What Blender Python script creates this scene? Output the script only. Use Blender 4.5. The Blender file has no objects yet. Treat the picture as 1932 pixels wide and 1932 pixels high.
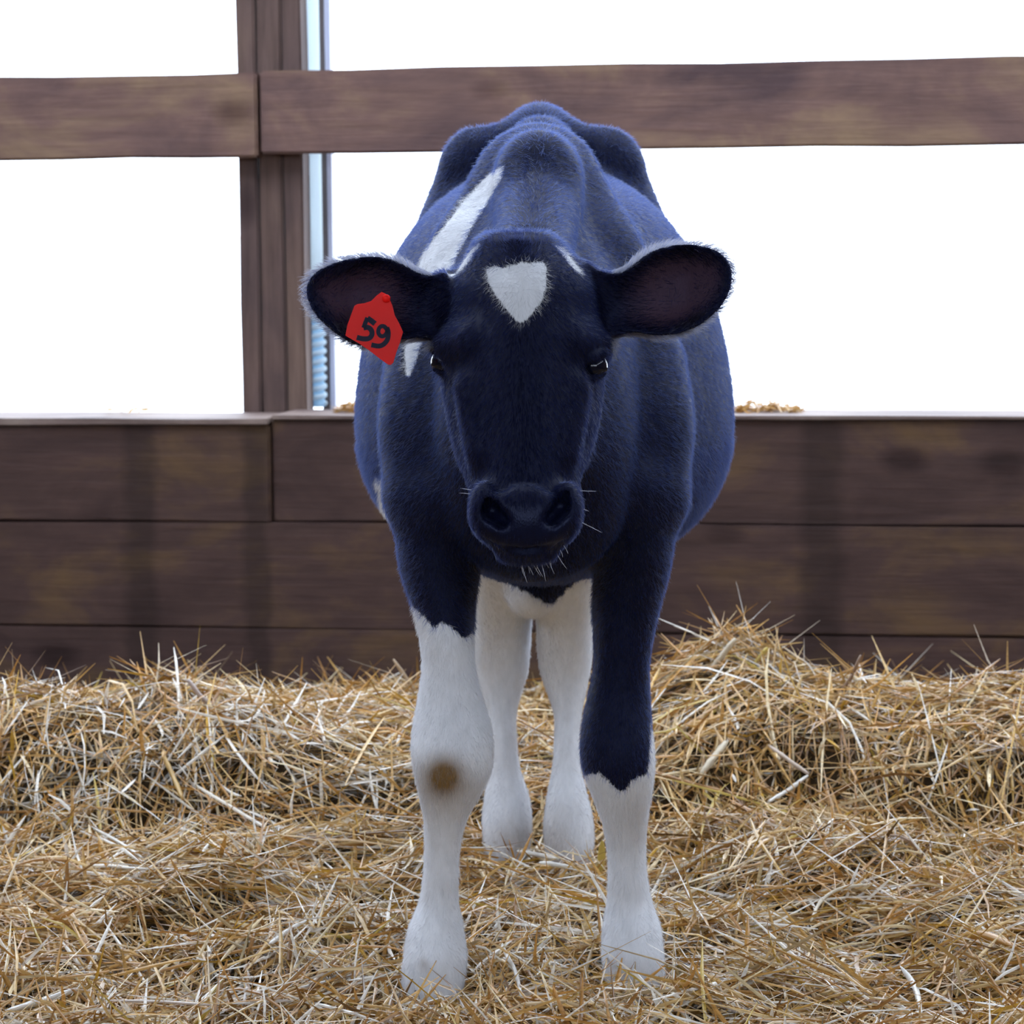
import bpy, math
import numpy as np
from mathutils import Matrix, Vector

rng = np.random.default_rng(7)
C = bpy.context.scene.collection
S = bpy.context.scene

# ------------------------------------------------------------------ camera, sky, exposure
F_PX = 6200.0                      # focal length in pixels of the 1932 px frame
CAM_H = 0.776
PITCH = math.radians(5.344)
ROLL = math.radians(-0.62)
cam_d = bpy.data.cameras.new('camera')
cam_d.sensor_width = 36.0
cam_d.lens = 36.0 * F_PX / 1932.0
cam_d.clip_start = 0.05
cam_d.dof.use_dof = True
cam_d.dof.focus_distance = 3.02
cam_d.dof.aperture_fstop = 20.0
cam = bpy.data.objects.new('camera', cam_d)
C.objects.link(cam)
RM = Matrix.Rotation(math.pi / 2 - PITCH, 3, 'X') @ Matrix.Rotation(ROLL, 3, 'Z')
cam.matrix_world = Matrix.Translation((0, 0, CAM_H)) @ RM.to_4x4()
S.camera = cam

world = bpy.data.worlds.new('sky')
S.world = world
world.use_nodes = True
bgn = world.node_tree.nodes['Background']
bgn.inputs['Color'].default_value = (0.80, 0.90, 1.05, 1)     # bright overcast sky
bgn.inputs['Strength'].default_value = 5.5

S.view_settings.view_transform = 'Standard'
S.view_settings.look = 'None'
S.view_settings.gamma = 1.0
S.view_settings.use_curve_mapping = False
S.view_settings.exposure = 0.0

R = np.array(RM)
LIGHT_GAP = (3.4, 5.0)                # top-light gap in the added roof, metres in front of the camera
FRONT_H = 1.45                    # height of the added light-shaping wall behind the camera


def at(u, v, D):
    """World point on the sight line of photo pixel (u, v) at distance D in front of the camera (world Y)."""
    u, v, D = np.broadcast_arrays(np.asarray(u, float), np.asarray(v, float), np.asarray(D, float))
    d = np.stack([(u - 966) / F_PX, -(v - 966) / F_PX, -np.ones_like(u)], -1) @ R.T
    p = d * (D / d[..., 1])[..., None]
    p[..., 2] += CAM_H
    return p


def uv_of(P):
    q = (P - np.array([0, 0, CAM_H])) @ R
    return 966 + F_PX * q[..., 0] / -q[..., 2], 966 - F_PX * q[..., 1] / -q[..., 2]


# ------------------------------------------------------------------ naming helpers
def tag(o, label=None, cat=None, group=None, kind=None):
    if label: o['label'] = label
    if cat: o['category'] = cat
    if group: o['group'] = group
    if kind: o['kind'] = kind
    return o


def empty(name, loc=(0, 0, 0), rz=0.0):
    o = bpy.data.objects.new(name, None)
    o.location = loc
    o.rotation_euler = (0, 0, rz)
    o.empty_display_size = 0.1
    C.objects.link(o)
    return o


def link(name, me, parent=None):
    o = bpy.data.objects.new(name, me)
    C.objects.link(o)
    if parent is not None:
        o.parent = parent
    return o


def mesh_np(name, V, Q, mat=None, smooth=True, T=None):
    """Mesh from arrays: V (n,3), Q (m,4) quads, T (k,3) triangles."""
    me = bpy.data.meshes.new(name)
    V = np.asarray(V, np.float32)
    Q = np.zeros((0, 4), np.int32) if Q is None else np.asarray(Q, np.int32)
    T = np.zeros((0, 3), np.int32) if T is None else np.asarray(T, np.int32)
    me.vertices.add(len(V))
    me.vertices.foreach_set('co', V.ravel())
    idx = np.concatenate([Q.ravel(), T.ravel()]).astype(np.int32)
    me.loops.add(len(idx))
    me.loops.foreach_set('vertex_index', idx)
    starts = np.concatenate([np.arange(len(Q)) * 4, len(Q) * 4 + np.arange(len(T)) * 3]).astype(np.int32)
    me.polygons.add(len(starts))
    me.polygons.foreach_set('loop_start', starts)
    me.polygons.foreach_set('use_smooth', np.full(len(starts), smooth, bool))
    me.update(calc_edges=True)
    if mat: me.materials.append(mat)
    return me


# ------------------------------------------------------------------ materials
def new_mat(name):
    m = bpy.data.materials.new(name)
    m.use_nodes = True
    nt = m.node_tree
    return m, nt, nt.nodes['Principled BSDF']


def N(nt, kind, **kw):
    n = nt.nodes.new(kind)
    for k, v in kw.items():
        if k.startswith('_'):
            setattr(n, k[1:], v)
        else:
            n.inputs[k.replace('__', ' ')].default_value = v
    return n


def ramp(nt, stops):
    r = nt.nodes.new('ShaderNodeValToRGB')
    e = r.color_ramp.elements
    e[0].position, e[0].color = stops[0][0], (*stops[0][1], 1)
    e[1].position, e[1].color = stops[-1][0], (*stops[-1][1], 1)
    for p, c in stops[1:-1]:
        x = e.new(p)
        x.color = (*c, 1)
    return r


def wood(name, cols, axis, seed, blotch=6.0, spec=0.25, grain=0.75, stains=()):
    """Weathered board: grain drawn out along one axis, cloudy stains, a few knots, fine bump."""
    m, nt, b = new_mat(name)
    L = nt.links.new
    tc = N(nt, 'ShaderNodeTexCoord')
    mp = N(nt, 'ShaderNodeMapping')
    sc = [22.0, 22.0, 22.0]
    sc[axis] = 1.6
    mp.inputs['Scale'].default_value = sc
    mp.inputs['Location'].default_value = (seed * 3.1, seed * 1.7, seed * 2.3)
    L(tc.outputs['Object'], mp.inputs['Vector'])
    g = N(nt, 'ShaderNodeTexNoise', Scale=3.0, Detail=6.0, Roughness=0.6, Distortion=0.3)
    L(mp.outputs['Vector'], g.inputs['Vector'])
    mp2 = N(nt, 'ShaderNodeMapping')
    sc2 = [1.0, 1.0, 1.0]
    sc2[axis] = 0.55
    mp2.inputs['Scale'].default_value = sc2
    mp2.inputs['Location'].default_value = (seed * 1.3, seed * 2.9, seed * 0.7)
    L(tc.outputs['Object'], mp2.inputs['Vector'])
    st = N(nt, 'ShaderNodeTexNoise', Scale=blotch, Detail=5.0, Roughness=0.6, Distortion=0.4)
    L(mp2.outputs['Vector'], st.inputs['Vector'])
    r1 = ramp(nt, [(0.3, cols[0]), (0.5, cols[1]), (0.68, cols[2])])
    L(st.outputs['Fac'], r1.inputs['Fac'])
    r2 = ramp(nt, [(0.32, (0.62, 0.58, 0.56)), (0.6, (1.1, 1.07, 1.05))])
    L(g.outputs['Fac'], r2.inputs['Fac'])
    mx = N(nt, 'ShaderNodeMix', _data_type='RGBA', _blend_type='MULTIPLY')
    mx.inputs[0].default_value = grain
    L(r1.outputs['Color'], mx.inputs[6])
    L(r2.outputs['Color'], mx.inputs[7])
    vo = N(nt, 'ShaderNodeTexVoronoi', Scale=5.5, Randomness=1.0)
    L(mp2.outputs['Vector'], vo.inputs['Vector'])
    rk = ramp(nt, [(0.07, (0.35, 0.28, 0.3)), (0.16, (1, 1, 1))])
    L(vo.outputs['Distance'], rk.inputs['Fac'])
    mk = N(nt, 'ShaderNodeMix', _data_type='RGBA', _blend_type='MULTIPLY')
    mk.inputs[0].default_value = 0.8
    L(mx.outputs[2], mk.inputs[6])
    L(rk.outputs['Color'], mk.inputs[7])
    col = mk.outputs[2]
    for px, wid in stains:                 # damp streaks running down the boards, ragged at their edges
        sp = N(nt, 'ShaderNodeSeparateXYZ')
        L(tc.outputs['Object'], sp.inputs[0])
        ed = N(nt, 'ShaderNodeTexNoise', Scale=18.0, Detail=4.0)
        L(tc.outputs['Object'], ed.inputs['Vector'])
        a1 = N(nt, 'ShaderNodeMath', _operation='MULTIPLY_ADD')
        L(ed.outputs['Fac'], a1.inputs[0])
        a1.inputs[1].default_value = 0.035
        L(sp.outputs['X'], a1.inputs[2])
        a2 = N(nt, 'ShaderNodeMath', _operation='SUBTRACT')
        L(a1.outputs[0], a2.inputs[0])
        a2.inputs[1].default_value = px + 0.0175
        a3 = N(nt, 'ShaderNodeMath', _operation='ABSOLUTE')
        L(a2.outputs[0], a3.inputs[0])
        mr = N(nt, 'ShaderNodeMapRange')
        mr.inputs['From Min'].default_value = wid * 0.7
        mr.inputs['From Max'].default_value = wid * 1.5
        mr.inputs['To Min'].default_value = 0.62
        L(a3.outputs[0], mr.inputs['Value'])
        ms = N(nt, 'ShaderNodeMix', _data_type='RGBA', _blend_type='MULTIPLY')
        ms.inputs[0].default_value = 1.0
        L(col, ms.inputs[6])
        L(mr.outputs[0], ms.inputs[7])
        col = ms.outputs[2]
    L(col, b.inputs['Base Color'])
    b.inputs['Roughness'].default_value = 0.62
    b.inputs['Specular IOR Level'].default_value = spec
    bp = N(nt, 'ShaderNodeBump', Strength=0.35, Distance=0.004)
    L(g.outputs['Fac'], bp.inputs['Height'])
    L(bp.outputs['Normal'], b.inputs['Normal'])
    return m


def plain(name, col, rough=0.5, spec=0.5, metal=0.0, noise=0.0):
    m, nt, b = new_mat(name)
    b.inputs['Base Color'].default_value = (*col, 1)
    b.inputs['Roughness'].default_value = rough
    b.inputs['Specular IOR Level'].default_value = spec
    b.inputs['Metallic'].default_value = metal
    if noise:
        n = N(nt, 'ShaderNodeTexNoise', Scale=noise, Detail=4.0)
        r = ramp(nt, [(0.3, tuple(c * 0.75 for c in col)), (0.7, tuple(min(1, c * 1.15) for c in col))])
        nt.links.new(n.outputs['Fac'], r.inputs['Fac'])
        nt.links.new(r.outputs['Color'], b.inputs['Base Color'])
    return m


W_RAIL = [wood('rail_wood_%d' % i, [(0.085, 0.052, 0.055), (0.165, 0.098, 0.084), (0.25, 0.165, 0.105)], 0, 3 + 5 * i, 7.0, grain=0.45) for i in range(2)]
W_POST = [wood('post_wood_%d' % i, [(0.075, 0.05, 0.05), (0.12, 0.078, 0.068), (0.17, 0.115, 0.09)], 2, 11 + 7 * i, 4.0) for i in range(3)]
W_PLANK = [wood('plank_wood_%d' % i, [(0.042, 0.023, 0.022), (0.070, 0.040, 0.035), (0.118, 0.070, 0.036)], 0, 21 + 3 * i, 7.0, grain=0.5, stains=((-0.645, 0.024), (-0.44, 0.02), (0.52, 0.03))) for i in range(6)]
W_SILL = wood('sill_wood', [(0.13, 0.09, 0.085), (0.20, 0.15, 0.135), (0.30, 0.24, 0.21)], 0, 51, 8.0)
M_ROOF = plain('added_shell_boards', (0.24, 0.2, 0.17), 0.8, 0.2, noise=3.0)
M_GROUND = plain('pale_snow', (0.82, 0.83, 0.85), 0.9, 0.1)
M_DIRT = plain('trodden_floor', (0.07, 0.05, 0.035), 0.9, 0.1, noise=9.0)


# ------------------------------------------------------------------ barn shell
def box_mesh(name, x0, x1, y0, y1, z0, z1, mat, bev=0.003, seg=None, jig=0.0, seed=0):
    """A board: bevelled box cut along its length, with slightly uneven edges."""
    import bmesh
    bm = bmesh.new()
    bmesh.ops.create_cube(bm, size=1.0)
    for v in bm.verts:
        v.co.x = x0 if v.co.x < 0 else x1
        v.co.y = y0 if v.co.y < 0 else y1
        v.co.z = z0 if v.co.z < 0 else z1
    if seg:
        ax = max(range(3), key=lambda i: (x1 - x0, y1 - y0, z1 - z0)[i])
        es = [e for e in bm.edges if abs((e.verts[0].co - e.verts[1].co)[ax]) > 1e-6]
        bmesh.ops.subdivide_edges(bm, edges=es, cuts=seg, use_grid_fill=True)
        r = np.random.default_rng(seed)
        lo = (x0, y0, z0)[ax]
        hi = (x1, y1, z1)[ax]
        other = [i for i in range(3) if i != ax]
        for v in bm.verts:
            t = round((v.co[ax] - lo) / (hi - lo) * (seg + 1))
            for i in other:
                ph = seed * 1.7 + i * 2.1 + (3.0 if v.co[i] > (x0 + x1, y0 + y1, z0 + z1)[i] / 2 else 0)
                v.co[i] += jig * (math.sin(t * 1.3 + ph) + 0.6 * math.sin(t * 3.1 + ph * 2))
    if bev:
        es = [e for e in bm.edges if len(e.link_faces) == 2 and e.calc_face_angle(0) > 0.9]
        bmesh.ops.bevel(bm, geom=es, offset=bev, segments=2, affect='EDGES')
    me = bpy.data.meshes.new(name)
    bm.to_mesh(me)
    bm.free()
    if mat: me.materials.append(mat)
    return me


YAW = math.radians(-10.0)
WALL_O = Vector((0.0, 5.5, 0.0))
ROT = Matrix.Rotation(YAW, 3, 'Z')


def wall_xz(u, v, ly=0.0):
    """Local (x, z) of photo pixel (u, v) on the wall's plane at local depth ly."""
    d = at(u, v, 1.0) - np.array([0, 0, CAM_H])
    o = np.array(WALL_O) + np.array(ROT @ Vector((0, ly, 0)))
    n = np.array(ROT @ Vector((0, 1, 0)))
    c0 = np.array([0, 0, CAM_H])
    s = ((o - c0) @ n) / (d @ n)
    p = c0 + d * s
    l = ROT.inverted() @ (Vector(p) - WALL_O)
    return l.x, l.z


wall = empty('wall_back', WALL_O, YAW)
wall['kind'] = 'structure'
zt = wall_xz(966, 787)[1]
zj1 = wall_xz(966, 988)[1]
zj2 = wall_xz(966, 1190)[1]
zj3 = zj2 - (zj1 - zj2)
xj = wall_xz(512, 890)[0]
GAP = 0.0016
k = 0
for row, (za, zb) in enumerate(((zj1, zt - 0.004), (zj2, zj1), (zj3, zj2))):
    for side, (xa, xb) in enumerate(((-3.2, xj - 0.001), (xj + 0.001, 3.2)) if row == 0 else ((-3.2, 3.2),)):
        dy = (-0.012 if side == 0 else 0.0) + (0.003, 0.0, -0.003)[row] * (1 if row else 1)
        me = box_mesh('plank', xa, xb, dy, 0.04, za + GAP / 2, zb - GAP / 2 - (0.008 if side == 0 and row == 0 else 0), W_PLANK[k], 0.003, 14, 0.0012, k)
        o = link('plank', me, wall)
        k += 1
link('seam_light_block', box_mesh('seam_light_block', -3.2, 3.2, 0.0415, 0.07, zj3, zt - 0.02, W_PLANK[2], 0), wall)  # added behind the planks to stop light coming through the seams
# cap boards lying on the planks
for side, (xa, xb) in enumerate(((-3.2, xj - 0.002), (xj + 0.002, 3.2))):
    z0 = zt - 0.004 - (0.009 if side == 0 else 0)
    me = box_mesh('sill_board', xa, xb, -0.016 if side == 0 else -0.004, 0.165, z0, z0 + 0.006 + (0.005 if side == 0 else 0), W_SILL, 0.002, 18, 0.0008, 40 + side)
    link('sill_board', me, wall)

# floor, ground; roof, sides and front wall are unseen, added to shape light
fl = link('floor', box_mesh('floor', -3.3, 3.3, -3.2, 6.4, -0.16, -0.06, M_DIRT, 0))
fl['kind'] = 'structure'
gd = link('ground_outside', box_mesh('ground_outside', -60, 60, 6.9, 120, -0.5, -0.3, M_GROUND, 0))
gd['kind'] = 'structure'
ce = empty('added_ceiling')                      # two unseen slabs, added; the gap lets top light onto straw and back
ce['kind'] = 'structure'
link('added_roof_slab', box_mesh('added_roof_slab', -3.4, 3.4, -3.4, LIGHT_GAP[0], 2.75, 2.85, M_ROOF, 0), ce)
link('added_roof_slab', box_mesh('added_roof_slab', -3.4, 3.4, LIGHT_GAP[1], 6.7, 2.75, 2.85, M_ROOF, 0), ce)
tag(link('added_wall_front', box_mesh('added_wall_front', -3.4, 3.4, -3.3, -3.2, -0.06, FRONT_H, M_ROOF, 0)), kind='structure')  # unseen, added to cut the light from behind the camera
for nm, xa, xb in (('added_wall_left', -3.4, -3.3), ('added_wall_right', 3.3, 3.4)):  # unseen side walls, added to close off side light
    w = empty(nm)
    w['kind'] = 'structure'
    for j in range(12):
        link('plank', box_mesh('plank', xa, xb, -3.2, 6.2, -0.06 + j * 0.19, 0.1285 + j * 0.19, W_PLANK[j % 6], 0.003), w)

# rail boards, meeting at the post
(xg, _), (xg2, _) = wall_xz(484, 210, 0.13), wall_xz(491, 210, 0.13)
zr0, zr1 = wall_xz(488, 292, 0.13)[1], wall_xz(488, 133, 0.13)[1]
for i, (xa, xb, lab) in enumerate(((-3.2, xg, 'shorter stretch of brown rail board left of the post joint'), (xg2, 3.2, 'long knotty brown rail board running right from the post behind the calf'))):
    me = box_mesh('rail_board', xa, xb, 0.13, 0.168, zr0 - (0.004 if i == 0 else 0), zr1 - (0.004 if i == 0 else 0), W_RAIL[i], 0.004, 22, 0.0012, 60 + i)
    o = link('rail_board', me)
    o.location = WALL_O
    o.rotation_euler = (0, 0, YAW)
    tag(o, lab, 'board', 'horizontal rail boards')

# three-ply post
post = tag(empty('timber_post', WALL_O, YAW), 'dark brown upright timber post of three plies standing behind the rail', 'post')
edges_px = (447.5, 486, 534, 572)
for i in range(3):
    xa, xb = wall_xz(edges_px[i], 300, 0.17)[0], wall_xz(edges_px[i + 1], 300, 0.17)[0]
    me = box_mesh('ply', xa + 0.0012, xb - 0.0012, 0.170 + (0.0, 0.002, -0.001)[i], 0.225, -0.06, 2.74, W_POST[i], 0.0035, 20, 0.0007, 80 + i)
    link('ply', me, post)


def tube(path, rad, mat, sides=16, name='tube', cap=True):
    path = np.asarray(path, float)
    rad = np.broadcast_to(np.asarray(rad, float), (len(path),))
    t = np.gradient(path, axis=0)
    t /= np.linalg.norm(t, axis=1)[:, None]
    ref = np.where(np.abs(t[:, 2:3]) > 0.9, np.array([[1.0, 0, 0]]), np.array([[0, 0, 1.0]]))
    a = np.cross(t, ref)
    a /= np.linalg.norm(a, axis=1)[:, None]
    b = np.cross(t, a)
    th = np.arange(sides) / sides * 2 * np.pi
    V = path[:, None] + rad[:, None, None] * (a[:, None] * np.cos(th)[None, :, None] + b[:, None] * np.sin(th)[None, :, None])
    n = len(path)
    i, j = np.meshgrid(np.arange(n - 1), np.arange(sides), indexing='ij')
    q = np.stack([i * sides + j, i * sides + (j + 1) % sides, (i + 1) * sides + (j + 1) % sides, (i + 1) * sides + j], -1).reshape(-1, 4)
    V = V.reshape(-1, 3)
    T = None
    if cap:
        c0, c1 = len(V), len(V) + 1
        V = np.vstack([V, path[:1], path[-1:]])
        jj = np.arange(sides)
        T = np.vstack([np.stack([np.full(sides, c0), (jj + 1) % sides, jj], -1),
                       np.stack([np.full(sides, c1), (n - 1) * sides + jj, (n - 1) * sides + (jj + 1) % sides], -1)])
    return mesh_np(name, V, q, mat, True, T)


# white pipe beside the post with a ribbed sleeve on its lower half, and the dark side channel
def glowing_plastic(name, col, amount=0.6):
    m = plain(name, col, 0.4, 0.2)
    nt = m.node_tree
    t = N(nt, 'ShaderNodeBsdfTranslucent', Color=(*col, 1))
    x = N(nt, 'ShaderNodeMixShader')
    x.inputs[0].default_value = amount
    nt.links.new(nt.nodes['Principled BSDF'].outputs[0], x.inputs[1])
    nt.links.new(t.outputs[0], x.inputs[2])
    nt.links.new(x.outputs[0], nt.nodes['Material Output'].inputs['Surface'])
    return m


M_PIPE = glowing_plastic('white_plastic', (0.80, 0.88, 0.92))
M_SLEEVE = glowing_plastic('pale_blue_plastic', (0.60, 0.80, 0.94))
M_CHAN = plain('dark_metal', (0.11, 0.085, 0.085), 0.5, 0.5, noise=20.0)
M_FLANGE = plain('pale_lavender_metal', (0.5, 0.52, 0.66), 0.45, 0.5)
pipe = tag(empty('white_pipe', WALL_O, YAW), 'white upright pipe with pale blue ribbed sleeve beside the timber post', 'pipe')
px_, pz_ = wall_xz(591.5, 300, 0.235)
zs = wall_xz(600, 585, 0.235)[1]
PR = 0.0140
link('tube', tube([(px_, 0.235, z) for z in np.linspace(zs, 2.74, 12)], PR, M_PIPE), pipe)
zz = np.linspace(zt + 0.003, zs, 30)
link('sleeve', tube([(px_, 0.235, z) for z in zz], PR * 0.93, M_SLEEVE), pipe)
th = np.linspace(0, 2 * np.pi * 10.5, 420)
hz = np.linspace(zt + 0.008, zs - 0.003, 420)
link('spiral_rib', tube(np.stack([px_ + PR * 0.95 * np.cos(th), 0.235 + PR * 0.95 * np.sin(th), hz], -1), 0.0048, M_PIPE, 8), pipe)
chan = tag(empty('side_channel', WALL_O, YAW), 'narrow dark upright channel with a pale edge right of the white pipe', 'channel')
xc = wall_xz(602, 300, 0.255)[0]
xd = wall_xz(617, 300, 0.255)[0]
xe = wall_xz(626, 300, 0.255)[0]
link('channel_web', box_mesh('channel_web', xc, xd, 0.255, 0.30, zt - 0.05, 2.74, M_CHAN, 0.001, 12, 0.0006, 91), chan)
link('channel_flange', box_mesh('channel_flange', xd, xe, 0.252, 0.275, zt - 0.05, 2.74, M_FLANGE, 0.001, 12, 0.0006, 92), chan)


# ------------------------------------------------------------------ straw
HOOVES = [tuple(at(u_, v_, d_)[:2]) for u_, v_, d_ in ((816, 1900, 3.165), (1200, 1860, 3.23), (956, 1620, 3.90), (1074, 1630, 3.85))]


def hbed(x, y):
    """Height of the straw bed."""
    x, y = np.asarray(x, float), np.asarray(y, float)
    h = 0.010 * np.sin(7.1 * x + 1.3) * np.sin(6.3 * y + 0.4) + 0.006 * np.sin(17 * x + 9 * y) + 0.005 * np.sin(23 * y - 13 * x + 2)
    h = h + 0.013 * np.sin(19 * x + 5 * np.sin(4 * y)) * np.sin(16 * y + 4 * np.sin(5 * x)) + 0.008 * np.sin(41 * x - 11 * y) * np.sin(37 * y + 3)
    h = h - 0.030 / (1 + np.exp(-(y - 4.95 - 0.06 * np.sin(9 * x)) / 0.07))
    ridge = 1 / (1 + np.exp(-(y - 4.13 - 0.05 * np.sin(6 * x)) / 0.045)) / (1 + np.exp((y - 4.62) / 0.09))
    amp = 0.085 + 0.045 / (1 + np.exp((x + 0.28) / 0.05)) + 0.03 / (1 + np.exp(-(x - 0.15) / 0.05))
    amp = amp - 0.055 * np.exp(-((x - 0.07) / 0.10) ** 2)
    h = h + amp * ridge
    h = h + 0.075 * np.exp(-((x - 0.30) / 0.13) ** 2 - ((y - 4.55) / 0.16) ** 2)
    h = h + 0.05 * np.exp(-((x + 0.18) / 0.15) ** 2 - ((y - 4.9) / 0.2) ** 2)
    h = h + 0.018 * np.exp(-((x + 0.36) / 0.12) ** 2 - ((y - 3.62) / 0.10) ** 2)
    h = h + 0.03 * np.exp(-((x - 0.42) / 0.2) ** 2 - ((y - 3.72) / 0.12) ** 2)
    h = h - 0.03 * np.exp(-((x - 0.56) / 0.07) ** 2 - ((y - 3.98) / 0.06) ** 2)
    for hx, hy in HOOVES:                  # trodden down round the hooves
        w = np.exp(-((x - hx) ** 2 + (y - hy) ** 2) / 0.075 ** 2)
        h = h * (1 - w) - 0.012 * w
    return h


def straw_mat(name, thin=0.16):
    m, nt, b = new_mat(name)
    L = nt.links.new
    a = N(nt, 'ShaderNodeAttribute', _attribute_name='tint')
    n = N(nt, 'ShaderNodeTexNoise', Scale=120.0, Detail=2.0)
    r = ramp(nt, [(0.3, (0.75, 0.72, 0.7)), (0.7, (1.12, 1.1, 1.08))])
    L(n.outputs['Fac'], r.inputs['Fac'])
    mx = N(nt, 'ShaderNodeMix', _data_type='RGBA', _blend_type='MULTIPLY')
    mx.inputs[0].default_value = 1.0
    L(a.outputs['Color'], mx.inputs[6])
    L(r.outputs['Color'], mx.inputs[7])
    L(mx.outputs[2], b.inputs['Base Color'])
    b.inputs['Roughness'].default_value = 0.27
    b.inputs['Specular IOR Level'].default_value = 0.55
    tr = N(nt, 'ShaderNodeBsdfTranslucent')
    L(mx.outputs[2], tr.inputs['Color'])
    ms = N(nt, 'ShaderNodeMixShader')
    ms.inputs[0].default_value = thin
    L(b.outputs[0], ms.inputs[1])
    L(tr.outputs[0], ms.inputs[2])
    L(ms.outputs[0], nt.nodes['Material Output'].inputs['Surface'])
    return m


M_STRAW = straw_mat('straw')
PAL = np.array([(0.62, 0.42, 0.18), (0.54, 0.32, 0.11), (0.70, 0.54, 0.31), (0.48, 0.27, 0.09), (0.82, 0.74, 0.58),
                (0.34, 0.19, 0.075), (0.58, 0.38, 0.07), (0.50, 0.40, 0.27), (0.60, 0.48, 0.13), (0.20, 0.11, 0.045)])
PAL = PAL * np.array([0.96, 0.87, 0.66])
PALW = np.array([0.22, 0.16, 0.16, 0.12, 0.10, 0.08, 0.05, 0.06, 0.02, 0.03])


WIDER = 1.3


def strands(cen, azi, pit, length, width, bend, twist, seg=4, fold=0.35):
    """Folded straw blades: arrays in, (V, Q, owner) out."""
    n = len(cen)
    t = np.linspace(-0.5, 0.5, seg + 1)[None, :]
    dirx = np.stack([np.cos(azi) * np.cos(pit), np.sin(azi) * np.cos(pit), np.sin(pit)], -1)
    side = np.stack([-np.sin(azi), np.cos(azi), np.zeros(n)], -1)
    up = np.cross(dirx, side)
    w1 = side * np.cos(twist)[:, None] + up * np.sin(twist)[:, None]
    w2 = -side * np.sin(twist)[:, None] + up * np.cos(twist)[:, None]
    off = bend[:, None] * (t ** 2 - 0.08) * 4
    P = cen[:, None] + dirx[:, None] * (t * length[:, None])[..., None] + (w1 * 0.5 + up * 0.6)[:, None] * (off * length[:, None])[..., None]
    tp = (1 - 0.75 * np.clip(np.abs(t) * 2 - 0.55, 0, 1) / 0.45)
    hw = (0.5 * WIDER * width)[:, None] * tp
    A = P - w1[:, None] * hw[..., None]
    B = P + w2[:, None] * (hw * fold)[..., None]
    D = P + w1[:, None] * hw[..., None]
    V = np.stack([A, B, D], 2).reshape(-1, 3)
    base = (np.arange(n) * (seg + 1) * 3)[:, None, None]
    s = np.arange(seg)[None, :, None] * 3
    q0 = np.stack([base + s + 0, base + s + 1, base + s + 4, base + s + 3], -1)
    q1 = np.stack([base + s + 1, base + s + 2, base + s + 5, base + s + 4], -1)
    Q = np.concatenate([q0, q1], 2).reshape(-1, 4)
    own = np.repeat(np.arange(n), (seg + 1) * 3)
    return V, Q, own


def set_tint(me, col):
    a = me.attributes.new('tint', 'FLOAT_COLOR', 'POINT')
    c = np.ones((len(col), 4), np.float32)
    c[:, :3] = col
    a.data.foreach_set('color', c.ravel())


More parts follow.
